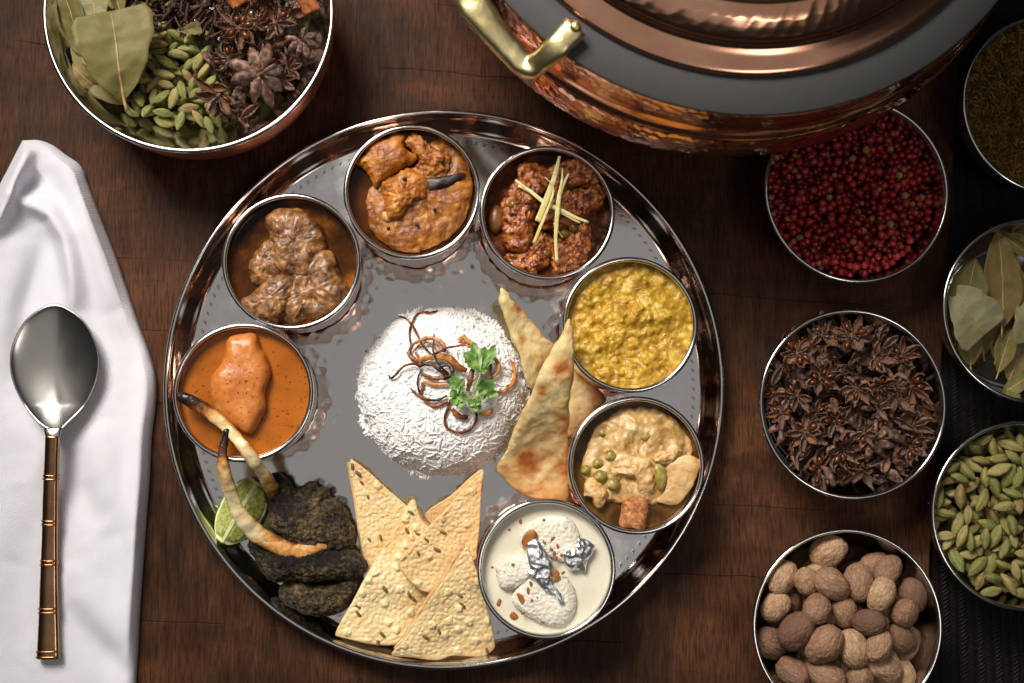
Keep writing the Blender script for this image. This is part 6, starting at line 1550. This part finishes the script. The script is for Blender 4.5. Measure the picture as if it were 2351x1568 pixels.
bay(*R7(690, 660, 780, 960), zb + 0.0310, zb + 0.0325, 4, 'pale round bay leaf with a short reddish stalk', g, 0.1, 1.0, 0.95)
bay(*R7(660, 190, 800, 260), zb + 0.0300, zb + 0.0300, 3, 'small bay leaf by the far rim', g, 0.1, 1.4)

# ------------------------------------------------------------------ dried herb
bx, by, bz = BOWLS['herb']
def build_herb():
    hz = bz + 0.0350
    t = np.linspace(0, 1, 40)[1:]; a = np.arange(120) * 2 * math.pi / 120; Rb = float(np.interp(0.0350, sb_in[::-1, 1], sb_in[::-1, 0])) + 0.0001
    X = (t[:, None] * Rb * np.cos(a)).ravel(); Y = (t[:, None] * Rb * np.sin(a)).ravel(); P = np.stack([X, Y, 0 * X], 1)
    zf = lambda P: hz + 0.0035 * np.clip(1 - (P[:, 0] ** 2 + P[:, 1] ** 2) / Rb ** 2, 0, 1) + 0.0012 * fbm(P, 70, 3, seed=9)
    V = np.vstack([np.stack([X + bx, Y + by, zf(P)], 1), [[bx, by, hz + 0.0035]]]); n = len(V)
    F = grid_faces(39, 120)[:, ::-1].tolist() + [[n - 1, j, (j + 1) % 120] for j in range(120)]
    # body down to the bowl floor
    lo = [(z, float(np.interp(z, sb_in[::-1, 1], sb_in[::-1, 0])) - 0.0002) for z in (0.030, 0.022, 0.016, 0.0120)]
    Vb = np.concatenate([np.stack([np.cos(a) * r + bx, np.sin(a) * r + by, np.full(120, bz + z)], 1) for z, r in lo]); e0 = 38 * 120
    F += [[e0 + j, e0 + (j + 1) % 120, n + (j + 1) % 120, n + j] for j in range(120)] + (grid_faces(4, 120) + n).tolist() + [[n + 3 * 120 + j for j in range(120)][::-1]]
    root = empty('dried_herb', (bx, by, bz + 0.0118), label='fine brown dried herb filling the steel bowl on the mat', cat='herb', kind='stuff')
    mk('herb_bed', np.vstack([V, Vb]), F, HERB, root)
    rs = np.random.RandomState(4)
    SVt, SFt = tube([(-0.0024, 0, 0), (-0.001, 0.0001, 0.0001), (0.001, 0.0002, 0), (0.0024, 0, 0)], [0.00012, 0.0004, 0.0004, 0.00012], seg=5)
    SF3 = np.array([q for f in SFt for q in ([f] if len(f) == 3 else [[f[0], f[1], f[2]], [f[0], f[2], f[3]]])])
    mats = []
    for i in range(6500):
        th = rs.rand() * 2 * math.pi; r = (Rb - 0.0012) * math.sqrt(rs.rand()); x, y = r * math.cos(th), r * math.sin(th)
        z = float(zf(np.array([[x, y, 0.0]]))[0])
        mats.append((rot_xyz(rs.uniform(0, 6), rs.normal(0, 0.3), rs.uniform(0, 6.28)) * rs.uniform(0.5, 1.15), (x + bx, y + by, z + rs.uniform(-0.0002, 0.0007))))
    V, F = repeat_mesh(SVt, SF3, mats)
    m = M('herb_flakes', rough=0.7, spec=0.2); rr = m.node('ShaderNodeNewGeometry').outputs['Random Per Island']
    m.set(base=m.ramp(rr, [(0.0, L(48, 36, 14)), (0.4, L(92, 70, 28)), (0.75, L(124, 94, 42)), (1.0, L(158, 122, 62))]))
    mk('herb_flakes', V, F, m.m, root, kind='stuff')
build_herb()
